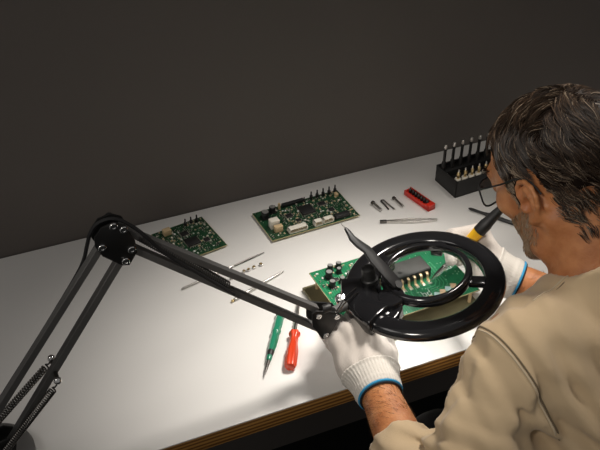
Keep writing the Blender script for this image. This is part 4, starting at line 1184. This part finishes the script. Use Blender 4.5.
for root, nrm, q in guides:
    edge = q[2] - hair_min(q[0]); sidey = q[2] < 0.055
    L = random.uniform(0.030, 0.044) if not sidey else random.uniform(0.016, 0.026)
    if q[0] < -0.04 and q[2] < -0.01: L = random.uniform(0.012, 0.018)
    lift = random.uniform(0.002, 0.0055) if not sidey else random.uniform(0.0015, 0.0045)
    if -0.050 < q[0] < 0.006 and edge < 0.022 and sidey: L = random.uniform(0.007, 0.011); lift = 0.0015
    if q[0] > 0.000 and q[2] < 0.036: L = random.uniform(0.010, 0.015); lift = 0.0015
    if q[0] > 0.045 and q[2] > 0.07: lift *= 1.2; L *= 0.85
    nseg = 9
    g = lock(root, nrm, L, nseg, lift, 0)
    x, y, _ = ortho(nrm); nch = 16
    greyp = 0.04 + (0.50 if (q[0] > -0.012 and sidey) else 0.12 if sidey else 0.0)
    for c in range(nch):
        a = random.uniform(0, 2 * PI); rr = random.uniform(0.0005, 0.0068); o = (x * math.cos(a) + y * math.sin(a)) * rr; up_ = random.uniform(-0.0010, 0.0022)
        cl = random.uniform(0.45, 0.75); jit = wn(root + o * 40, 60) * 0.0018
        pts = [gp + o * (1 - cl * (i / nseg)) + nrm * up_ + jit * (i / nseg) for i, gp in enumerate(g)]
        k = random.random(); mi = 2 if k < greyp else 1 if k < greyp + 0.22 else 0
        tri_strand(hair, pts, random.uniform(0.00026, 0.00044), mi)
ho = tag(hair.build('hair', [M['hair_dark'], M['hair_mid'], M['hair_grey']], man, smooth=True), 'short wavy dark brown hair greying at the temples', kind=None)
# undercoat hugging the scalp
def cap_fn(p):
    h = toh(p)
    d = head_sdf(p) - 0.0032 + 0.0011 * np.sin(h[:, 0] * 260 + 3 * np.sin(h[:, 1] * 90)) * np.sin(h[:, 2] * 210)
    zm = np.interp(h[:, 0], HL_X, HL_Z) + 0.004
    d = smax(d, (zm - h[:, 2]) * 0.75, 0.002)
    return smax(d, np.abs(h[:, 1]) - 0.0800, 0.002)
ORG = PB.copy()
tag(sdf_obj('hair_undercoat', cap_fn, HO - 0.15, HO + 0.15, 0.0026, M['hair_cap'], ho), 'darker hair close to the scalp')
# stubble beard and eyebrows
ORG = V((0, 0, 0))
beard = MB(); cnt = 0; tries = 0
while cnt < 4800 and tries < 80000:
    tries += 1
    d = (random.uniform(-0.45, 1), random.uniform(-1, 1), random.uniform(-1.1, 0.35))
    h = scalp(np.array(d) / np.linalg.norm(d), (0.020, 0, -0.020))
    if h is None: continue
    q = loc_h(h[0] + PB)
    if q[2] > 0.000 or q[2] < -0.112 or q[0] < (-0.004 if q[2] > -0.05 else 0.000 - (q[2] + 0.05) * 0.35): continue
    if q[2] > -0.016 - max(0, q[0] - 0.028) * 0.50 and q[0] > 0.028: continue
    if q[0] > 0.088 and q[2] > -0.070: continue
    if q[0] < 0.006 and q[2] > -0.036: continue
    n = h[1]; dr = (fu * -0.9 + fx * 0.15 + V((random.uniform(-0.4, 0.4), random.uniform(-0.4, 0.4), random.uniform(-0.4, 0.4)))); dr = (dr - n * dr.dot(n)).normalized()
    Lb = random.uniform(0.004, 0.0075); pts = [h[0] - n * 0.0004, h[0] + n * 0.0012 + dr * Lb * 0.5, h[0] + n * 0.0014 + dr * Lb]
    k = random.random()
    tri_strand(beard, pts, 0.00032, 2 if k < 0.30 else 1 if k < 0.90 else 0); cnt += 1
tag(beard.build('beard', [M['hair_dark'], M['beard'], M['hair_grey']], man), 'short greying stubble beard')
for s in (1, -1):
    brow = MB()
    for k in range(120):
        t = random.random(); q = (0.13, s * (0.014 + 0.036 * t), 0.034 + 0.006 * math.sin(t * 2.4) + random.uniform(-0.003, 0.003))
        o = V(hw(q)) - PB; h = BV.ray_cast(o, -fx)
        if h[0] is None: continue
        dr = (fl_ * s * 0.9 + fu * 0.2); tri_strand(brow, [h[0], h[0] + h[1] * 0.0015 + dr * 0.004, h[0] + h[1] * 0.001 + dr * 0.008], 0.0004, 0)
    brow.build('eyebrow', M['hair_dark'], man)
# fine hair on the forearms
for W_, E_, n in ((WL, EL, 330), (WR, ER, 240)):
    fh = MB()
    for k in range(n):
        t = random.uniform(0.08, 0.34); c = V(W_ + (E_ - W_) * t); ax_ = V(E_ - W_).normalized(); x, y, _ = ortho(ax_); a = random.uniform(0, 2 * PI); d = x * math.cos(a) + y * math.sin(a)
        h = BV.ray_cast(c + d * 0.08 - PB, -d)
        if h[0] is None: continue
        dr = (-ax_ * 0.35 + ax_.cross(d) * 0.8 + x * random.uniform(-0.25, 0.25) + y * random.uniform(-0.25, 0.25)); dr = (dr - h[1] * dr.dot(h[1])).normalized(); Lh = random.uniform(0.006, 0.011)
        tri_strand(fh, [h[0] - h[1] * 0.0003, h[0] + h[1] * 0.0016 + dr * Lh * 0.5, h[0] + h[1] * 0.0022 + dr * Lh], 0.00017, 1)
    fh.build('arm_hair', [M['hair_dark'], M['hair_mid']], man)
# builder meshes made above hold world points shifted by PB already
ORG = V((0, 0, 0))

# ---- soldering iron in the right hand
ta = V((0.6213, 0.9234, 0.7885)); gb = V((0.6800, 0.9130, 0.8760)); d = V((0.7110, 0.8900, 0.9300)) - ta; d.normalize()
t = thing('soldering_iron', 'yellow and black soldering iron held in the right glove above the board', 'soldering iron', ta)
ORG = ta.copy()
tag(MB().lathe([(0.0005, 0), (0.0018, 0.006), (0.0044, 0.024), (0.0046, 0.040)], ta, d, n=16).build('tip', M['chrome'], t), 'silver conical tip')
MB().lathe([(0.0040, 0.038), (0.0042, 0.064), (0.0052, 0.066), (0.0052, 0.070)], ta, d, n=18).build('barrel', M['steel'], t)
tag(MB().lathe([(0.0065, 0.068), (0.0085, 0.072), (0.0080, 0.090), (0.0092, 0.112), (0.0098, 0.122)], ta, d, n=24).build('grip', M['yellow'], t), 'yellow grip')
MB().lathe([(0.0100, 0.1215), (0.0100, 0.138), (0.0092, 0.140), (0.0075, 0.160), (0.0055, 0.178), (0.0040, 0.190)], ta, d, n=24).build('handle', M['black_matte'], t)
ORG = V((0, 0, 0))

# ---- stool under the person
t = thing('stool', 'black round stool the person sits on, below the bench', 'stool', (0.780, 0.400, 0))
MB().lathe([(0.02, 0.395), (0.17, 0.395), (0.185, 0.405), (0.185, 0.425), (0.17, 0.435), (0.02, 0.436)], n=48).build('seat', M['rubber'], t)
MB().cyl((0, 0, 0.05), (0, 0, 0.396), 0.025, n=20).build('post', M['dark_steel'], t)
for k in range(5):
    a = 2 * PI * k / 5
    MB().bar((0.02 * math.cos(a), 0.02 * math.sin(a), 0.055), (0.26 * math.cos(a), 0.26 * math.sin(a), 0.045), 0.035, 0.022, (-math.sin(a), math.cos(a), 0)).build('foot', M['black_matte'], t, bevel=0.003)
    MB().sphere((0.255 * math.cos(a), 0.255 * math.sin(a), 0.020), 0.020, 14, 9).build('caster', M['rubber'], t)
# ------------------------------------------------------------------ light
def spot(name, loc, aim, energy, size, blend, radius, col):
    l = bpy.data.lights.new(name, 'SPOT'); l.energy = energy; l.spot_size = math.radians(size); l.spot_blend = blend; l.shadow_soft_size = radius; l.color = col
    o = bpy.data.objects.new(name, l); COL.objects.link(o); o.location = loc
    o.rotation_euler = (V(aim) - V(loc)).to_track_quat('-Z', 'Y').to_euler(); return o
def area(name, loc, aim, energy, sx, sy, col):
    l = bpy.data.lights.new(name, 'AREA'); l.shape = 'RECTANGLE'; l.size = sx; l.size_y = sy; l.energy = energy; l.color = col
    o = bpy.data.objects.new(name, l); COL.objects.link(o); o.location = loc
    o.rotation_euler = (V(aim) - V(loc)).to_track_quat('-Z', 'Y').to_euler(); return o
spot('bench_lamp', (1.00, 1.06, 2.00), (0.48, 0.85, 0.75), 112, 36, 1.0, 0.16, (1.0, 0.94, 0.87))
spot('person_fill', (-0.75, 0.05, 2.30), (0.55, 0.79, 0.98), 72, 23, 1.0, 0.22, (1.0, 0.93, 0.84))  # added fill that brightens the person's left side, not a fixture of the room
area('arm_fill', (-1.5, 0.9, 2.5), (0.1, 0.86, 0.9), 4.5, 0.8, 0.8, (1.0, 0.95, 0.9))  # weak fill added to lift the upper-left faces of the lamp's arm bars
w = bpy.data.worlds.new('dim_room'); S.world = w; w.use_nodes = True
w.node_tree.nodes['Background'].inputs[0].default_value = (1.0, 0.96, 0.92, 1); w.node_tree.nodes['Background'].inputs[1].default_value = 0.17
S.view_settings.view_transform = 'Standard'; S.view_settings.look = 'None'; S.view_settings.exposure = 0.0; S.view_settings.gamma = 1.0; S.view_settings.use_curve_mapping = False
